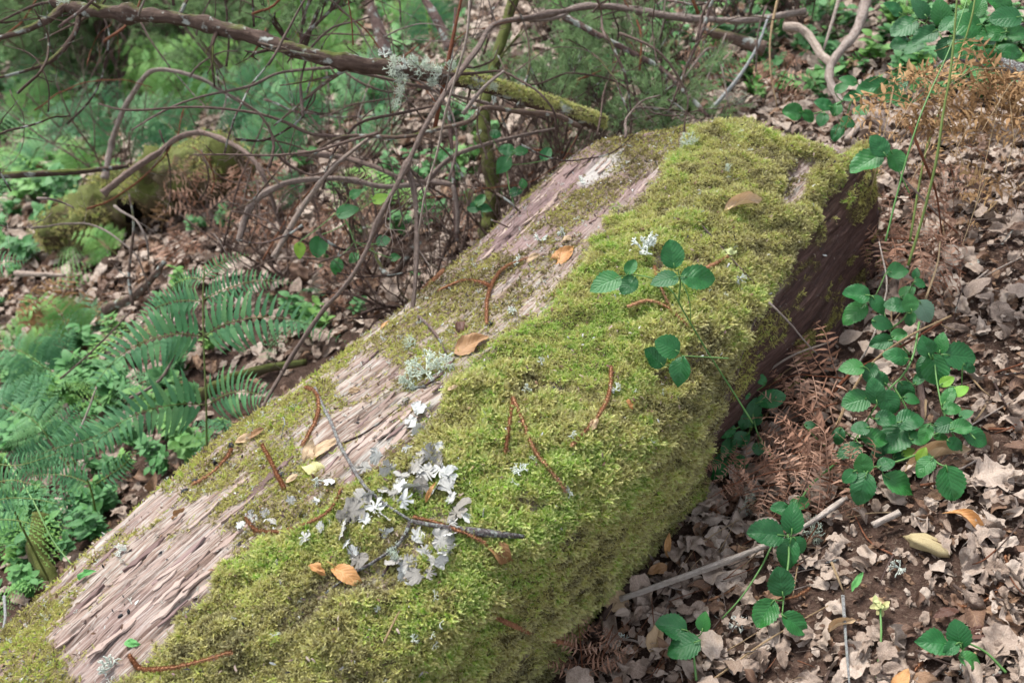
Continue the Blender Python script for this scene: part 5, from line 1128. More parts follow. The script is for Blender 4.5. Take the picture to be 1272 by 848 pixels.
hero_fern('fern', 'large green bracken fern standing at left behind the rim of the log', [(262, 640, 2.25), (257, 560, 2.22), (256, 500, 2.2), (253, 430, 2.2), (252, 370, 2.2), (254, 330, 2.2)], [
    ([(253, 418, 2.2), (280, 402, 2.18), (325, 394, 2.16), (375, 400, 2.14), (428, 424, 2.1)], 40, 20, nv),
    ([(252, 372, 2.2), (285, 357, 2.2), (325, 348, 2.2), (368, 352, 2.2)], 22, 20, nv),
    ([(250, 374, 2.2), (220, 374, 2.2), (190, 384, 2.18), (165, 408, 2.15)], 24, 18, nv),
    ([(251, 418, 2.2), (215, 415, 2.16), (170, 428, 2.13), (135, 455, 2.1), (112, 488, 2.08)], 40, 20, nv),
    ([(256, 503, 2.2), (220, 502, 2.16), (175, 512, 2.12), (135, 535, 2.08), (100, 572, 2.05)], 40, 18, nv),
    ([(257, 503, 2.2), (285, 488, 2.15), (315, 488, 2.1), (345, 500, 2.05)], 34, 16, nv),
    ([(253, 345, 2.2), (268, 330, 2.22), (290, 320, 2.24), (312, 316, 2.26)], 14, 14, nv),
    ([(253, 348, 2.2), (236, 345, 2.22), (218, 352, 2.24), (205, 366, 2.26)], 14, 14, nv)])
hero_fern('fern', 'green fern with narrow fronds at the left edge below the big fern', [(60, 720, 2.1), (30, 660, 2.0), (5, 610, 1.95), (-20, 570, 1.9)], [
    ([(-10, 600, 1.92), (15, 596, 1.92), (35, 600, 1.92), (60, 606, 1.9)], 18, 14, nv),
    ([(-10, 622, 1.92), (15, 618, 1.92), (45, 620, 1.9), (70, 625, 1.88)], 17, 14, nv),
    ([(-15, 646, 1.92), (10, 645, 1.92), (30, 648, 1.9), (50, 655, 1.88)], 16, 12, nv),
    ([(-10, 575, 1.95), (20, 578, 1.92), (50, 570, 1.9), (75, 560, 1.9)], 16, 14, nv)])
hero_fern('fern', 'fern frond reaching into the picture at the left edge', [(-60, 400, 2.4), (-40, 350, 2.4), (-30, 330, 2.4)], [([(-40, 338, 2.4), (-10, 328, 2.38), (15, 325, 2.36), (36, 323, 2.35)], 20, 14, nv)])
hero_fern('fern', 'broad fern frond low at left in front of the litter', [(120, 640, 2.3), (110, 600, 2.25), (90, 570, 2.2)], [
    ([(150, 525, 2.2), (110, 545, 2.15), (60, 560, 2.1), (10, 585, 2.1)], 26, 20, nv),
    ([(110, 600, 2.2), (80, 590, 2.2), (40, 590, 2.2)], 20, 14, nv), ([(120, 600, 2.2), (150, 580, 2.2), (170, 560, 2.2)], 18, 12, nv)])
# whole fronds for the slope behind
def pinna_tmpl(seed, mat, curl=0.0, nn_=None, wl_=None):
    random.seed(seed); mb = MB(); n = 17 if curl == 0 else 10
    n = nn_ or n
    P = [(0, 0, 0), (.35, .02, .03), (.7, .0, .0), (1, .03, -.10-curl)]
    Q, fr = pinna_frame(P, (0, 0, 1), n, wl_ or (.24 if curl == 0 else .20))
    tube(mb, Q, np.linspace(.011, .004, len(Q)), 4)
    for b, d, nn, l in fr: mb.add_t(random.choice(PINT), basis(b, d+rv(curl*.9), nn+rv(curl*1.6), (l, l, l)))
    return mb.mesh('pinna', mat)
PT = {m_: [pinna_tmpl(k, m_) for k in range(3)] for m_ in ('fern_green', 'fern_light')}
PT['fern_dry'] = [pinna_tmpl(k+10, 'fern_dry', .5) for k in range(4)]; PT['fern_gold'] = [pinna_tmpl(k+20, 'fern_gold', .5, 8, .30) for k in range(5)]
random.seed(11)
def frond(base, direction, length, width, mat, label, group, pairs=9, arch=.25, face=None, curl=0.0, smat='stem_olive', name='fern', bare=.2):
    base = Vector(base); d = Vector(direction).normalized(); f = Vector(face) if face is not None else Vector((-.1, -.5, .9))
    tip = base+d*length; mid = base+d*length*.5+Vector((0, 0, arch*length*.5)); tip.z -= arch*length*.5
    Q = smooth_path([base, base+d*length*.25+Vector((0, 0, arch*length*.33)), mid, tip], 24); T = nrm(np.gradient(Q, axis=0))
    root = empty(name, tuple(base), label, 'fern', group); mb = MB(); tube(mb, Q, np.linspace(.0026, .0008, 24)*(length/.5)**.5, 5); mb.build('stem', smat, root)
    for k in range(pairs):
        t = bare+(1-bare)*(k+.3)/pairs; i = min(23, int(t*23)); p = Vector(Q[i]); tt = Vector(T[i]); nn = (f-tt*f.dot(tt)).normalized(); s_ = nn.cross(tt)
        l = width*(1-((t-bare)/(1-bare))**1.3*.85)
        for sg in (-1, 1):
            dd = s_*sg+tt*.35+Vector((0, 0, -.1))+rv(.1+curl)
            link('pinna', random.choice(PT[mat]), root, basis(p, dd, nn+rv(.15+curl), l*U(.85, 1.1)))
    return root
GF = 'bracken on the slope behind'
def fern_px(x, y, h, L, ang, mat, label, w_=.45, **kw):
    b = at(x, y, h); a = radians(ang); d = RX*cos(a)+UP*sin(a)*.9+FW*U(-.2, .3)
    L = L*depth(b)/F*(1.25 if mat in ('fern_green', 'fern_light') else 1)
    return frond(b, d, L, L*w_, mat, label, kw.pop('group', GF), **kw)
for x, y, L, ang, mat, lab in [
    (310, 215, 110, 60, 'fern_green', 'fern frond above the thick grey curved branch'), (270, 240, 100, 150, 'fern_green', 'fern frond just right of the mossy stump'), (360, 160, 130, 150, 'fern_green', 'broad fern frond behind the thin level twig'), (440, 110, 120, 190, 'fern_light', 'bright broad fern frond under the lichen tufts'), (100, 600, 130, 130, 'fern_green', 'fern frond low at left before the stubby root'), (60, 430, 120, 10, 'fern_green', 'fern frond pointing right at the left edge'), (380, 80, 110, 100, 'fern_light', 'bright fern frond crossing behind the long dark branch'),
    (300, 120, 130, 160, 'fern_light', 'pale green fern frond leaning left under the long dark branch'), (360, 110, 120, 30, 'fern_light', 'pale green fern frond leaning right under the long dark branch'),
    (250, 190, 120, 150, 'fern_green', 'bluish fern frond above the mossy stump'), (300, 170, 120, 40, 'fern_green', 'bluish fern frond right of the hoop branch'),
    (400, 190, 110, 130, 'fern_green', 'fern frond behind the thin twigs, leaning left'), (430, 150, 120, 50, 'fern_green', 'fern frond behind the thin twigs, leaning right'),
    (170, 200, 110, 120, 'fern_green', 'fern frond rising inside the hoop branch'), (120, 170, 90, 160, 'fern_green', 'small fern frond left of the hoop branch'),
    (450, 70, 110, 150, 'fern_light', 'bright fern frond at the top left of centre'), (500, 60, 100, 60, 'fern_light', 'bright fern frond at the top beside the dark trunk'),
    (420, 30, 110, 180, 'fern_light', 'bright fern frond at the very top'), (540, 70, 90, 100, 'fern_green', 'fern frond between the two dark trunks'),
    (90, 480, 110, 150, 'fern_green', 'fern frond at left below the golden dry patch'), (60, 530, 120, 170, 'fern_green', 'fern frond at the left edge halfway down'),
    (150, 260, 90, 200, 'fern_green', 'fern frond hanging before the mossy stump'),
    (20, 240, 90, 60, 'fern_green', 'fern frond at the left edge by the level mossy branch'), (60, 300, 80, 20, 'fern_green', 'small fern frond at left above the litter'),
    (340, 60, 90, 170, 'fern_light', 'pale fern frond right behind the long dark branch'), (230, 110, 90, 140, 'fern_light', 'pale fern frond beyond the hoop branch'),
    (470, 130, 90, 200, 'fern_green', 'fern frond under the white lichens of the long branch'), (380, 250, 60, 150, 'fern_green', 'small fern frond in the middle thicket'), (270, 80, 110, 120, 'fern_light', 'bright fern frond under the middle of the long dark branch'), (210, 150, 100, 80, 'fern_light', 'bright fern frond inside the hoop branch'), (330, 140, 110, 100, 'fern_light', 'bright fern frond right of the hoop branch'), (60, 130, 90, 100, 'fern_green', 'blurred fern frond under the hooking thin branch'), (20, 170, 90, 70, 'fern_light', 'blurred fern frond at the left edge above the level branch'), (110, 230, 70, 120, 'fern_light', 'bright fern frond behind the level mossy branch'), (390, 130, 110, 20, 'fern_green', 'fern frond just below the middle of the long dark branch'), (450, 200, 80, 60, 'fern_green', 'fern frond behind the pale forked stick')]:
    fern_px(x, y, .02, L, ang, mat, lab)
for x, y, L, ang in [(100, 430, 80, 120), (60, 400, 70, 200), (150, 320, 70, 150), (30, 460, 70, 60)]:
    fern_px(x, y, .02, L*.9, ang, 'fern_light', where_label('small bright fern frond', x, y, [(100, 430, 'the golden dry patch on the left slope'), (60, 350, 'the short pale piece of wood'), (160, 340, 'the thin dark upright twig'), (20, 480, 'the left edge')]), group='small ferns on the left slope')
GD = 'dry bracken fronds'
for k, (x, y, h, L, ang, mat, lab) in enumerate([
    (1040, 500, .05, 150, 215, 'fern_dry', 'rust-brown dry fern sprawling left below the bowed white stalk'), (1050, 470, .06, 130, 190, 'fern_dry', 'rust-brown dry fern just under the end of the grey twig'),
    (1060, 560, .04, 160, 195, 'fern_dry', 'pinkish brown dry fern under the bramble stem'), (1040, 600, .03, 130, 175, 'fern_dry', 'pinkish dry fern above the long pale stick'),
    (1000, 540, .06, 110, 240, 'fern_dry', 'dry fern hanging toward the foot of the log'), (1150, 300, .08, 130, 190, 'fern_dry', 'pinkish dry fern beside the tall green stem'),
    (1100, 330, .07, 110, 20, 'fern_dry', 'pinkish dry fern at the dark end of the log'), (1190, 290, .08, 110, 150, 'fern_dry', 'dry fern right of the tall green stem'),
    (1200, 340, .05, 100, 170, 'fern_dry', 'dry fern lying over grey leaves at right'), (990, 600, .03, 110, 200, 'fern_dry', 'dry fern curled near the tufted lichen'),
    (725, 848, .02, 100, 95, 'fern_dry', 'small orange-brown dry fern standing at the bottom by the log'), (740, 830, .02, 70, 60, 'fern_dry', 'tiny dry fern tip at the bottom by the log'),
    (1090, 600, .02, 90, 160, 'fern_dry', 'dry fern scrap under the broad bramble leaves'), (1180, 200, .1, 80, 270, 'fern_dry', 'dark dry fern hanging right of the stems'),
    (930, 600, .03, 80, 150, 'fern_dry', 'dry fern scrap at the foot of the log under the bramble'),
    (680, 180, .1, 50, 60, 'fern_dry', 'clump of dry fern at the upper left corner of the log'), (690, 190, .1, 40, 150, 'fern_dry', 'second dry clump at the upper left corner of the log'),
    (380, 330, .1, 90, 60, 'fern_dry', 'dry fern in the hollow right of the big fern'), (400, 370, .05, 80, 20, 'fern_dry', 'dry fern near the rim of the log, in the hollow'), (260, 270, .1, 90, 120, 'fern_dry', 'dry fern hanging by the mossy stump'), (300, 300, .08, 110, 80, 'fern_dry', 'dry fern between the stump and the big fern'), (450, 330, .08, 90, 120, 'fern_dry', 'dry fern below the long dead branch'), (350, 250, .1, 100, 160, 'fern_dry', 'dry fern under the thick grey curved branch'), (560, 290, .08, 80, 60, 'fern_dry', 'dry fern at the foot of the dark upright stem'), (200, 330, .05, 90, 40, 'fern_dry', 'dry fern above the crown of the big fern'), (420, 270, .1, 90, 20, 'fern_dry', 'dry fern beside the bright thicket leaves'), (900, 110, .1, 90, 120, 'fern_dry', 'dry fern right behind the top end of the log'), (960, 120, .08, 80, 60, 'fern_dry', 'dry fern below the straw-coloured stalk'), (40, 430, .05, 100, 30, 'fern_gold', 'golden dry fern on the left slope'), (90, 400, .05, 90, 150, 'fern_gold', 'second golden dry fern on the left slope'), (230, 240, .1, 80, 200, 'fern_gold', 'tan dry fern draped on the mossy stump')]):
    fern_px(x, y, h, L*1.15, ang, mat, lab, .62, group=GD, curl=.3, arch=.22, smat='red_stem', pairs=6, bare=.05)
for x0, y0, x1, y1, L, lab in [(1165, 90, 1110, 160, 1, 'golden dry fern frond drooping left of the green stems'), (1250, 85, 1150, 120, 1, 'golden dry fern frond crossing the green stems'), (1240, 90, 1262, 170, 1, 'golden dry fern frond at the right edge'), (1245, 95, 1215, 245, 1, 'long golden dry fern frond hanging down at right'), (1110, 110, 1085, 225, 1, 'orange dry fern hanging over the end of the log'), (1215, 140, 1190, 180, 1, 'short golden fern frond between the longer ones'), (1150, 120, 1200, 200, 1, 'orange dry fern behind the green stems'), (1272, 90, 1225, 150, 1, 'tan dry fern at the right edge under the lichen-covered log end'), (1130, 90, 1180, 130, 1, 'tan dry fern behind the crossing of the green stems'), (1272, 130, 1250, 210, 1, 'brown dry fern hanging at the right edge'), (1180, 150, 1135, 215, 1, 'brown dry fern drooping onto the end of the log'), (1230, 210, 1200, 290, 1, 'brown dry fern below the long golden one')]:
    b, t = D(x0, y0, 1.85), D(x1, y1, 1.75); v = t-b
    frond(b, v, v.length*1.05, v.length*.5, 'fern_gold', lab, GD, pairs=6, arch=.15, curl=.3, smat='straw', bare=.05)

# ================================================================== LEAF LITTER
LIT = [leafmesh('oak', 'litter_grey', s_) for s_ in (1, 2, 3, 4)]+[leafmesh('torn', 'litter_grey', s_) for s_ in (5, 6, 7)]+[leafmesh('flat', 'litter_grey', 8), leafmesh('roll', 'litter_grey', 9), leafmesh('oak', 'litter_brown', 10), leafmesh('curled', 'litter_brown', 11), leafmesh('torn', 'litter_brown', 12), leafmesh('beech', 'litter_brown', 13)]
def litter():
    # candidate spots over the visible ground, denser close by
    pts = []; n = 34000
    X = rng.uniform(-3.4, 3.6, n); Y = rng.uniform(-.1, 4.6, n); Z = gz(X, Y)
    P = np.stack([X, Y, Z], 1); px, py, dp = proj(P)
    ok = (dp > .3) & (px > -1100) & (px < 2400) & (py > -200) & (py < 1900)
    near_right = ok & (px > 620) & (dp < 2.4)
    P = P[ok]; px = px[ok]; py = py[ok]; dp = dp[ok]
    X2 = rng.uniform(.1, 1.9, 12000); Y2 = rng.uniform(.5, 3.2, 12000); P2 = np.stack([X2, Y2, gz(X2, Y2)], 1); a, b, c = proj(P2)
    k2 = (a > 600) & (a < 1340) & (b > 0) & (b < 920)
    P = np.vstack([P, P2[k2]]); px = np.append(px, a[k2]); py = np.append(py, b[k2]); dp = np.append(dp, c[k2])
    n3 = 44000; X3 = rng.uniform(-10, 7, n3); Y3 = 4.0+8.0*rng.random(n3)**1.4; P3 = np.stack([X3, Y3, gz(X3, Y3)], 1); a, b, c = proj(P3); k3 = (a > -700) & (a < 2000) & (b > -160) & (b < 600)
    P = np.vstack([P, P3[k3]]); px = np.append(px, a[k3]); py = np.append(py, b[k3]); dp = np.append(dp, c[k3])
    n4 = 15000; X4 = rng.uniform(-3.6, .7, n4); Y4 = rng.uniform(.9, 5.2, n4); P4 = np.stack([X4, Y4, gz(X4, Y4)], 1); a, b, c = proj(P4); k4 = (a > -800) & (a < 800) & (b > -60) & (b < 1200)
    P = np.vstack([P, P4[k4]]); px = np.append(px, a[k4]); py = np.append(py, b[k4]); dp = np.append(dp, c[k4])
    # clumps and bare soil
    dens = fbm(P[:, 0]*4, P[:, 1]*4, 8, 3)
    soil = np.exp(-(((px-1130)/60)**2+((py-745)/70)**2))+np.exp(-(((px-1120)/55)**2+((py-665)/25)**2))+.8*np.exp(-(((px-1260)/40)**2+((py-560)/45)**2))+.7*np.exp(-(((px-980)/40)**2+((py-830)/25)**2))
    left = (px < 560)
    keep = rng.random(len(P)) < np.clip(.8+dens*.9-soil*.42+.1*left, .05, 1)
    P = P[keep]; px = px[keep]; py = py[keep]; dp = dp[keep]; left = left[keep]
    inside = np.array([inside_log(p) for p in P]); P = P[~inside]; px = px[~inside]; py = py[~inside]; dp = dp[~inside]; left = left[~inside]
    n = len(P)
    size = rng.uniform(.014, .052, n)*rng.uniform(.75, 1.2, n)*np.where(rng.random(n) < .12, 1.35, 1)*np.clip(dp/2.3, 1, 2.4)*np.where(left, .95, 1.0)
    lift = rng.uniform(.001, .024, n)
    P = P+np.stack([lift*0, lift*0, lift], 1)
    Zd = np.array([-.33, 0, .94])+np.array([-.03, -.10, 0])+rng.standard_normal((n, 3))*.31
    Xd = rng.standard_normal((n, 3)); idx = rng.choice(13, n, p=[.09, .09, .09, .08, .10, .10, .10, .08, .06, .05, .05, .06, .05])
    idx = np.where(left & (rng.random(n) < .2), rng.integers(9, 13, n), idx)
    vis = (px > 650) & (px < 1268) & (py > 10) & (py < 846) & (lift > .010) & (px > 660+(848-py)*.8)
    order = np.argsort(-size/dp*vis)[:285]; sel = np.zeros(n, bool); sel[order] = True
    D_ = {'oak': 'lobed', 'torn': 'torn', 'flat': 'oval', 'roll': 'rolled', 'curled': 'curled', 'beech': 'oblong'}
    for k in order:
        me = LIT[idx[k]]; brown = idx[k] >= 9
        o = link('dead_leaf', me, None, basis(Vector(P[k])-Vector(Xd[k]).normalized()*size[k]*.5, Xd[k], Zd[k], float(size[k])))
        head = '%s %s %s dead leaf' % ('small' if size[k]/dp[k] < .026 else 'large' if size[k]/dp[k] > .034 else 'medium', 'brown' if brown else 'grey-beige', D_[me.name.split('.')[0]])
        tag(o, where_label(head, px[k], py[k]), 'leaf', 'single dead leaves in the litter right of the log')
    r_ = ~sel
    o = scatter('leaf_litter', LIT, P[r_]-nrm(Xd[r_])*size[r_, None]*.5, rots(Zd[r_], Xd[r_]), size[r_], idx[r_], rng.random(r_.sum()))
    tag(o, 'deep carpet of grey and brown dead leaves covering the slope', 'leaf litter')
    # crumbs: small fragments
    n = 24000; X = rng.uniform(-.2, 1.9, n); Y = rng.uniform(.5, 3, n); Pc = np.stack([X, Y, gz(X, Y)+rng.uniform(0, .01, n)], 1); a, b, c = proj(Pc)
    k = (a > 600) & (a < 1330) & (b > 0) & (b < 900); Pc = Pc[k]; n = len(Pc)
    o = scatter('leaf_crumbs', LIT, Pc, rots(np.array([-.3, -.1, .9])+rng.standard_normal((n, 3))*.5, rng.standard_normal((n, 3))), rng.uniform(.005, .024, n), rng.choice([4, 5, 6, 9, 11, 12], n), rng.random(n))
    tag(o, 'small broken leaf fragments strewn over the soil', 'leaf crumbs')
litter()
for x, y, L, ang, kind, mat, wd, lab in [
    (760, 742, 48, 150, 'flat', 'leaf_beige', 1.0, 'tan pleated beech leaf standing against the foot of the log'), (830, 676, 32, 85, 'flat', 'leaf_orange', .45, 'narrow orange-yellow leaf upright in the debris by the log'), (816, 707, 28, 200, 'flat', 'leaf_brown', .9, 'brown leaf leaning by the start of the long pale stick'), (815, 790, 46, 80, 'flat', 'leaf_beige', .8, 'broad tan leaf left of the bottom bramble sprig'),
    (1230, 590, 60, 15, 'oak', 'litter_grey', 1.1, 'large pale lobed oak leaf at the right edge'), (1215, 355, 44, 40, 'flat', 'litter_grey', .8, 'pale oval leaf standing out among the upper right litter'), (1165, 565, 90, 15, 'roll', 'leaf_beige', .45, 'long rolled beige leaf under the densest bramble'), (1205, 645, 60, -35, 'curled', 'leaf_orange', .5, 'yellow-brown twisted narrow leaf right of the broad bramble leaves'),
    (1065, 722, 30, 60, 'flat', 'leaf_green', .5, 'fallen pale green leaf beside the thin grey stick'), (1093, 747, 26, -25, 'flat', 'leaf_beige', .6, 'small tan leaf on the bare soil'), (1045, 775, 40, 20, 'roll', 'leaf_beige', .6, 'rolled tan leaf right of the bottom straw'), (1100, 810, 34, 50, 'oak', 'litter_grey', 1, 'pale lobed leaf near the seedling'),
    (1175, 760, 34, 200, 'flat', 'leaf_dark', .8, 'dark red leaf partly under grey leaves'), (1222, 785, 40, 10, 'flat', 'leaf_dark', .7, 'dark maroon leaf right of the corner bramble'), (1120, 845, 36, 60, 'flat', 'leaf_orange', .9, 'orange-tan leaf at the very bottom right of centre'), (1240, 800, 60, 60, 'oak', 'litter_grey', 1.1, 'large pale lobed leaf in the bottom right corner'), (1170, 590, 10, 0, 'flat', 'bramble_yellow', .8, 'tiny yellow leaf scrap among bramble leaves')]:
    px_leaf('dead_leaf', leafmesh(kind, mat, U(0, 20)), x, y, L, ang, lab, 'leaf', 'noticeable leaves on the litter', 'ground', .028, .5, wid=wd)

def log_debris():
    P, Nv = LG['P'], LG['Nb']; w8 = np.where(LG['dense'] < .5, .15+LG['thin'], .10)*(LG['flank'] < .3)*(Nv[..., 2] > .3)*(LG['py'] < 900)*(LG['px'] > -40); w8[:, LG['NTv']:] = 0
    a = np.linalg.norm(np.cross(np.gradient(P, axis=0), np.gradient(P, axis=1)), axis=2); w8 = w8*a
    n = 6000; k = rng.choice(w8.size, n, p=w8.ravel()/w8.sum()); I, J = np.unravel_index(k, w8.shape)
    Q = P[I, J]+rng.standard_normal((n, 3))*.001+Nv[I, J]*(.0015+.008*(LG['dense'][I, J] > .5))[:, None]
    vs = [to_mesh(leaf(.5, 'torn', 4, 1, .2, .4, .2, seed=q), 'bit', m_) for q, m_ in enumerate(['litter_brown', 'litter_grey', 'lichen_grey', 'charcoal', 'bark_flake_mat', 'splinter_wood'])]
    vs.append(bushy(77, 3, 2, .05).mesh('bit', 'lichen_white'))
    o = scatter('bark_debris', vs, Q, rots(Nv[I, J]+.7*rng.standard_normal((n, 3)), rng.standard_normal((n, 3))), rng.uniform(.002, .009, n), rng.choice(7, n, p=[.24, .12, .14, .12, .17, .13, .08]), rng.random(n), LOG)
    o['label'] = 'crumbs of bark, lichen and leaf caught in the thin moss'
log_debris()
for x, y, r_, m_ in [(478, 68, 12, 'w'), (490, 82, 17, 'g'), (505, 78, 16, 'w'), (520, 84, 18, 'g'), (535, 88, 17, 'g'), (548, 92, 14, 'w'), (560, 84, 12, 'g'), (500, 100, 12, 'g'), (500, 115, 12, 'g'), (494, 130, 10, 'g'), (540, 102, 12, 'g'), (612, 108, 9, 'g'), (612, 125, 8, 'w'), (78, 3, 12, 'g'), (594, 163, 6, 'g')]:
    c = D(x, y, 2.03); tag(link('lichen_tuft', random.choice(BG if m_ == 'g' else BW), None, basis(c, rv(1), Vector((0, -.5, .3)), r_*2.03/F*.85)), where_label('%s tufted lichen' % ('pale green' if m_ == 'g' else 'white'), x, y, LMT), 'lichen', 'lichens on the long dark branch')
def branch_moss():
    P = smooth_path([D(560, 98, 2.1), D(580, 100, 2.12), D(630, 114, 2.16), D(690, 133, 2.2), D(748, 154, 2.26)], 300); n = 2600
    k = np.clip((rng.beta(2.2, 1.2, n)*300).astype(int), 0, 299); th = rng.uniform(-.4, pi*.8, n); T = nrm(np.gradient(P, axis=0))[k]; A = nrm(np.cross(T, [0, 0, 1.0])); B = np.cross(A, T)
    dr = np.cos(th)[:, None]*A+np.abs(np.sin(th))[:, None]*B
    o = scatter('moss', [bpy.data.meshes['m%d' % i] for i in range(4)], P[k]+dr*.0165, rots(dr+.5*rng.standard_normal((n, 3)), rng.standard_normal((n, 3))), rng.uniform(.005, .009, n), rng.integers(0, 4, n), np.clip(.55+.2*rng.standard_normal(n), 0, 1), big)
    o['label'] = 'green moss sleeve on the thick end of the branch'
branch_moss()

# ================================================================== BACKGROUND: mossy stump log, herbs, heath
def back_log():
    root = empty('mossy_log', tuple(at(170, 260, .1)), 'short rotting mossy log lying in the left background', 'log')
    P = [at(70, 300, .05), at(110, 275, .10), at(155, 247, .14), at(215, 222, .17), at(290, 205, .18)]
    Q = smooth_path(P, 40); mb = MB(); tube(mb, Q, np.interp(np.linspace(0, 1, 40), [0, .3, .8, 1], [.075, .095, .105, .09])*(1+.12*fbm(np.arange(40)*.3, np.arange(40)*0., 0, 2)), 26, .9, 4.0)
    mb.build('trunk', 'bark_very_mossy', root)
    # moss tufts on its upper side
    V = mb.V[0]; n = len(V); cen = np.repeat(Q, 26, axis=0); Nn = nrm(V-cen); k = rng.choice(np.where((Nn[:, 2] > -.1) & (fbm(V[:, 0]*9, V[:, 1]*9, V[:, 2]*9, 3) > -.08))[0], 3800); jit = rng.standard_normal((3800, 3))*.012
    ms = [bpy.data.meshes.get('m%d' % i) for i in range(4)]
    o = scatter('moss', ms, V[k]+jit, rots(Nn[k]+.4*rng.standard_normal((3800, 3)), rng.standard_normal((3800, 3))), rng.uniform(.006, .011, 3800), rng.integers(0, 4, 3800), np.clip(.45+.2*rng.standard_normal(3800), 0, 1), root)
    d = (CAM-Vector(Q[22])).normalized()
    mh = blob_mesh(4.4, 'hollow', .045, .055, .03); link('rot_hole', mh, root, basis(Vector(Q[20])+d*.10+Vector((0, 0, -.035)), RX, d))  # solid black blob on the bark, painted as the shade inside a rot hole
back_log()
def herb(seed, mat):
    rg = random.Random(seed); mb = MB(); random.seed(seed)
    for s_ in range(rg.randint(3, 6)):
        a = rg.uniform(0, 2*pi); le = rg.uniform(.1, .6); top = Vector((cos(a)*le*.5, sin(a)*le*.5, rg.uniform(.5, 1)))
        Q = smooth_path([Vector((0, 0, 0)), top*.5+Vector((0, 0, .1)), top], 6); tube(mb, Q, [.012]*6, 3)
        for k in range(2, 6):
            for q in range(2):
                b = rg.uniform(0, 2*pi); mb.add_t(leaf(.6, 'ovate', 5, 1, .15, .3), basis(Q[k], (cos(b), sin(b), rg.uniform(-.1, .4)), (rg.uniform(-.4, .4), rg.uniform(-.6, .2), 1), rg.uniform(.22, .42)))
    return mb.mesh('herb', mat)
HB = [herb(i, 'herb_green') for i in range(5)]
FT = []
for k in range(4):
    random.seed(k+50); mb = MB()
    tm = pinnule
    Q = smooth_path([Vector((0, 0, 0)), Vector((.15, 0, .35)), Vector((.5, 0, .55)), Vector((1, 0, .45))], 16); tube(mb, Q, np.linspace(.012, .004, 16), 3)
    for i in range(3, 16):
        for sg in (-1, 1): 
            l = .42*(1-(i/16)**1.6*.8); d = Vector((.35, sg, U(-.25, .05)))
            for q in range(4):   # leaflets of each branch of the frond
                b = Vector(Q[i])+d.normalized()*l*(q+.4)/4
                for s2 in (-1, 1): mb.add_t(leaf(.3, 'lance', 2, 1, .1, .1), basis(b, Vector((.9*s2+.2, sg*.5, -.1)), (0, 0, 1), l*.30*(1-q*.18)))
    FT.append(mb.mesh('young_fern', 'fern_green' if k % 2 else 'fern_light'))
random.seed(21)
def undergrowth():
    n = 5600; r_ = rng.random(n); px = rng.uniform(-620, 760, n); py = rng.uniform(-40, 760, n); P = []; 
    lim = np.interp(px, [0, 110, 233, 400, 540, 640, 752, 800], [795, 690, 572, 462, 365, 250, 152, 110])
    dn = fbm(px*.010, py*.012, 3, 3)
    # greener toward the left and the top
    g = .12 + .95*dn + .55*sstep(190, 90, py)*sstep(520, 300, px) + .4*sstep(160, 60, px)*sstep(320, 240, py) + .25*np.exp(-((px-400)**2/90.**2+(py-150)**2/60.**2)) + .15*sstep(320, 0, px) - .3*np.exp(-((px-150)**2/80.**2+(py-620)**2/60.**2)) - .35*np.exp(-((px-330)**2/120.**2+(py-300)**2/90.**2)) - .3*sstep(420, 620, px)*sstep(60, 200, py)
    g -= .5*np.exp(-((px-120)**2/90.**2+(py-340)**2/50.**2))+.4*np.exp(-((px-320)**2/90.**2+(py-110)**2/40.**2))
    g -= .35*np.exp(-((px-270)**2/150.**2+(py-430)**2/130.**2))
    k = (py < lim+10) & (rng.random(n) < np.clip(g, .04, 1)); px = px[k]; py = py[k]
    for a, b in zip(px, py): P.append(tuple(at(a, b, -.005)))
    P = np.array(P); far = P[:, 1] > 15; P = P[~far]; n = len(P); dd = np.linalg.norm(P-np.array([0, 0, CAMZ]), axis=1)
    ins = np.array([inside_log(p) for p in P]); P = P[~ins]; dd = dd[~ins]; n = len(P)
    idx = np.where(rng.random(n) < .85, rng.integers(0, 5, n), rng.integers(5, 9, n)); scl = np.where(idx < 5, rng.uniform(.035, .10, n), rng.uniform(.09, .20, n))*np.clip(dd/2.6, .75, 2.4)
    o = scatter('undergrowth', HB+FT, P, rots(np.array([0, -.1, 1])+rng.standard_normal((n, 3))*.2, rng.standard_normal((n, 3))), scl, idx, rng.random(n))
    tag(o, 'low green herbs and young ferns covering the slope behind the log', 'undergrowth')
    # sparse little plants above the log on the bank
    n = 260; px = rng.uniform(700, 1272, n); py = rng.uniform(-20, 130, n); P = np.array([tuple(at(a, b, -.005)) for a, b in zip(px, py)])
    idx = rng.integers(0, 5, n); o = scatter('bank_herbs', HB, P, rots(np.array([0, -.1, 1])+rng.standard_normal((n, 3))*.2, rng.standard_normal((n, 3))), rng.uniform(.04, .11, n), idx, rng.random(n)); tag(o, 'small green herbs scattered on the bank above the log', 'undergrowth')
undergrowth()
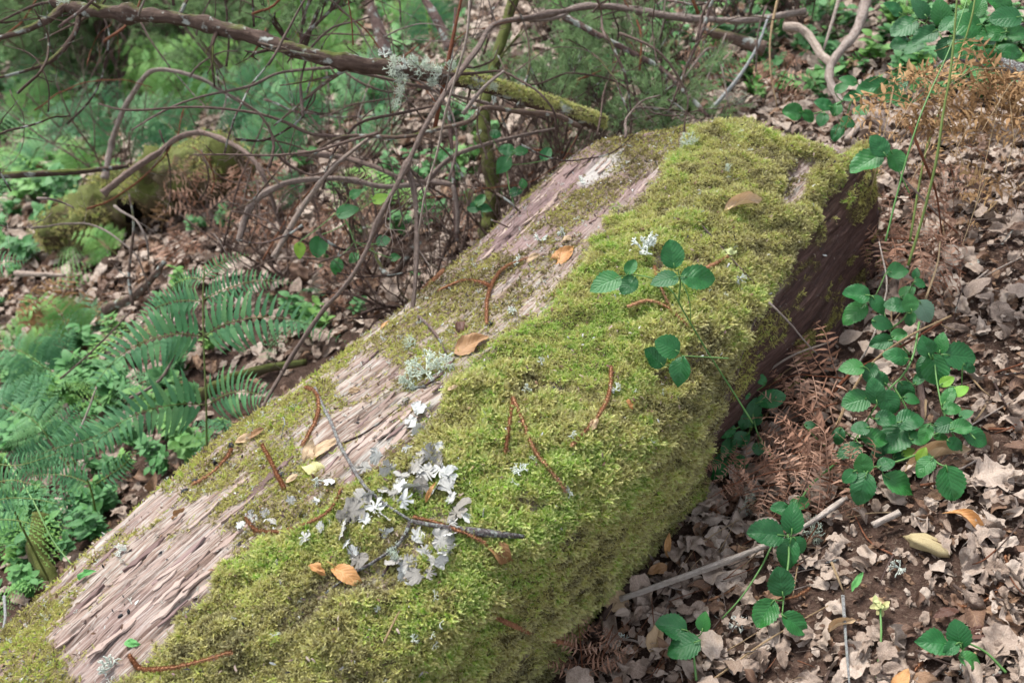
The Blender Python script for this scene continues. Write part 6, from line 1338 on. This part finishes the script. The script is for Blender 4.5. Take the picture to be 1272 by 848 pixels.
# heath sprigs
def sprig(seed, dry=False):
    rg = random.Random(seed); V = []; Fs = []; mb = MB()
    def needle(p, d, l, w_):
        s_ = np.cross(d, [rg.uniform(-1, 1), rg.uniform(-1, 1), rg.uniform(-1, 1)]); s_ = s_/np.linalg.norm(s_)*w_; n0 = len(V); V.extend([p-s_, p+s_, p+d*l]); Fs.append((n0, n0+1, n0+2))
    for b in range(6):
        d = np.array([rg.uniform(-.6, .6), rg.uniform(-.6, .6), 1.0]); d /= np.linalg.norm(d); p = np.array([0, 0, .0]) if b == 0 else np.array([0, 0, rg.uniform(.05, .5)]); L = 1.0 if b == 0 else rg.uniform(.35, .7)
        if b == 0: d = np.array([0, 0, 1.0])
        n = 14
        for k in range(n):
            q = p+d*L*k/n
            for _ in range(3):
                e = np.array([rg.uniform(-1, 1), rg.uniform(-1, 1), rg.uniform(0, 1)]); needle(q, e/np.linalg.norm(e), .10, .012)
    mb.add(V, Fs)
    return mb.mesh('sprig', 'heath_green', False)
SPR = [sprig(i) for i in range(4)]
def shrub(base, height, spread, label, group, nb=7, leafy=1.0, mat='bark_dark', ssz=(.05, .09), lean=Vector((0, 0, 0)), name='heath_shrub', cat='shrub', r0=.009):
    root = empty(name, tuple(base), label, cat, group); tips = []
    def grow(mb, p, d, l, r_, g):
        q = [p]; dd = d.copy()
        for _ in range(4): dd = (dd+rv(.22)).normalized(); q.append(q[-1]+dd*l/4)
        tube(mb, smooth_path(q, 9), np.linspace(r_, r_*.6, 9), 6 if r_ > .004 else 4, .2, U(0, 20))
        if g == 0 or l < .07:
            for z in q[1:]: tips.append((z, dd))
            return
        for _ in range(random.choice((3, 4))):
            t = U(.4, 1); a = q[min(4, int(t*4))]; grow(mb, a, (dd+rv(.85)+Vector((0, 0, .25))).normalized(), l*U(.45, .7), r_*.5, g-1)
    for b in range(nb):
        mb = MB(); a = U(0, 2*pi); d = (Vector((cos(a)*spread, sin(a)*spread, 1))+lean).normalized(); grow(mb, Vector(base)+rv(.02), d, height*U(.45, .8), r0*U(.5, 1), 3)
        mb.build('stem', mat, root)
    if leafy > 0:
        k = [t for t in tips if R() < leafy]; P = np.array([tuple(t[0]) for t in k]); Z = np.array([tuple(t[1]) for t in k])
        P = np.repeat(P, 2, axis=0); Z = np.repeat(Z, 2, axis=0)+rng.standard_normal((len(P), 3))*.6
        o = scatter('foliage', SPR, P, rots(Z, rng.standard_normal(P.shape)), rng.uniform(*ssz, len(P)), rng.integers(0, 4, len(P)), rng.random(len(P)), root)
    return root
random.seed(33)
GH = 'heath shrubs behind the log'
for x, y, d_, h_, lf, lab in [
    (720, 150, 2.75, .55, .55, 'fine-leaved heath shrub right behind the upper end of the log'), (800, 120, 2.9, .5, .5, 'fine-leaved heath shrub at the top, right of centre'), (860, 60, 3.1, .5, .45, 'sparse heath shrub below the level grey-brown branch'),
    (640, 110, 3.1, .6, .35, 'half-bare heath shrub behind the mossy upright trunk'), (370, 60, 2.3, .22, .8, 'small sprig of heath growing from the long dark branch'), (930, 60, 3.3, .5, .25, 'nearly bare heath shrub behind the straw stalk')]:
    g = D(x, y, d_); g.z = float(gz(g.x, g.y)) if h_ > .3 else g.z
    shrub(g, h_, .8, lab, GH, 5, lf, ssz=(.025, .05), r0=.006)
# bare dead thicket between log and ferns
for x, y, d_, h_, lab in [(560, 300, 2.3, .55, 'tangle of bare dead stems just left of the upper log'), (500, 330, 2.4, .5, 'tangle of bare dead stems behind the hanging grey twig'), (450, 250, 2.7, .5, 'bare dead bush among the curved branches'), (620, 240, 2.6, .6, 'bare dead bush beside the mossy upright trunk'), (340, 280, 2.9, .45, 'bare dead bush right of the mossy stump'), (740, 60, 3.4, .6, 'bare dead bush at the top behind the heath'), (1000, 60, 3.1, .4, 'bare twiggy bush behind the pale hooked root'), (680, 120, 2.6, .5, 'bare reddish bush behind the upper left corner of the log'), (820, 60, 3.0, .6, 'bare bush below the level branch at the top'), (250, 330, 2.7, .3, 'low bare twiggy bush behind the big fern'), (430, 60, 3.3, .6, 'bare bush behind the middle of the long dark branch'), (120, 120, 4.0, .9, 'bare twiggy bush in the green blur at the top left')]:
    g = D(x, y, d_); g.z = float(gz(g.x, g.y)); shrub(g, h_, .9, lab, 'bare dead bushes', 7, 0, 'twig_brown', name='dead_bush', r0=.0055)
# far heath, tall, at top left
for k in range(30):
    px_, py_ = (U(-60, 330), U(-40, 150)) if k < 20 else (U(100, 700), U(-80, 10))
    g = at(px_, py_, 0)
    if g.y > 9.5: g = at(px_, U(100, 190), 0)
    hh = U(.7, 1.3); lab = where_label('%s blurred heath bush far behind,' % ('low' if hh < .9 else 'middling' if hh < 1.1 else 'high'), px_, max(0, py_), LMT)
    shrub(g, hh, .6, lab, 'far heath bushes', 5, .45, ssz=(.06, .13), r0=.010, mat='twig_brown')
for k in range(16):
    x = U(-12, 3); y = U(8, 16); qx, qy, _ = proj((x, y, .35*x+1)); shrub(Vector((x, y, float(gz(x, y)))), U(1.5, 2.5), .6, where_label('tallest, most distant kind of heath bush,', float(qx), float(qy), LMT), 'distant heath bushes', 5, .95, ssz=(.2, .4), r0=.02)
print('objects', len(bpy.data.objects))
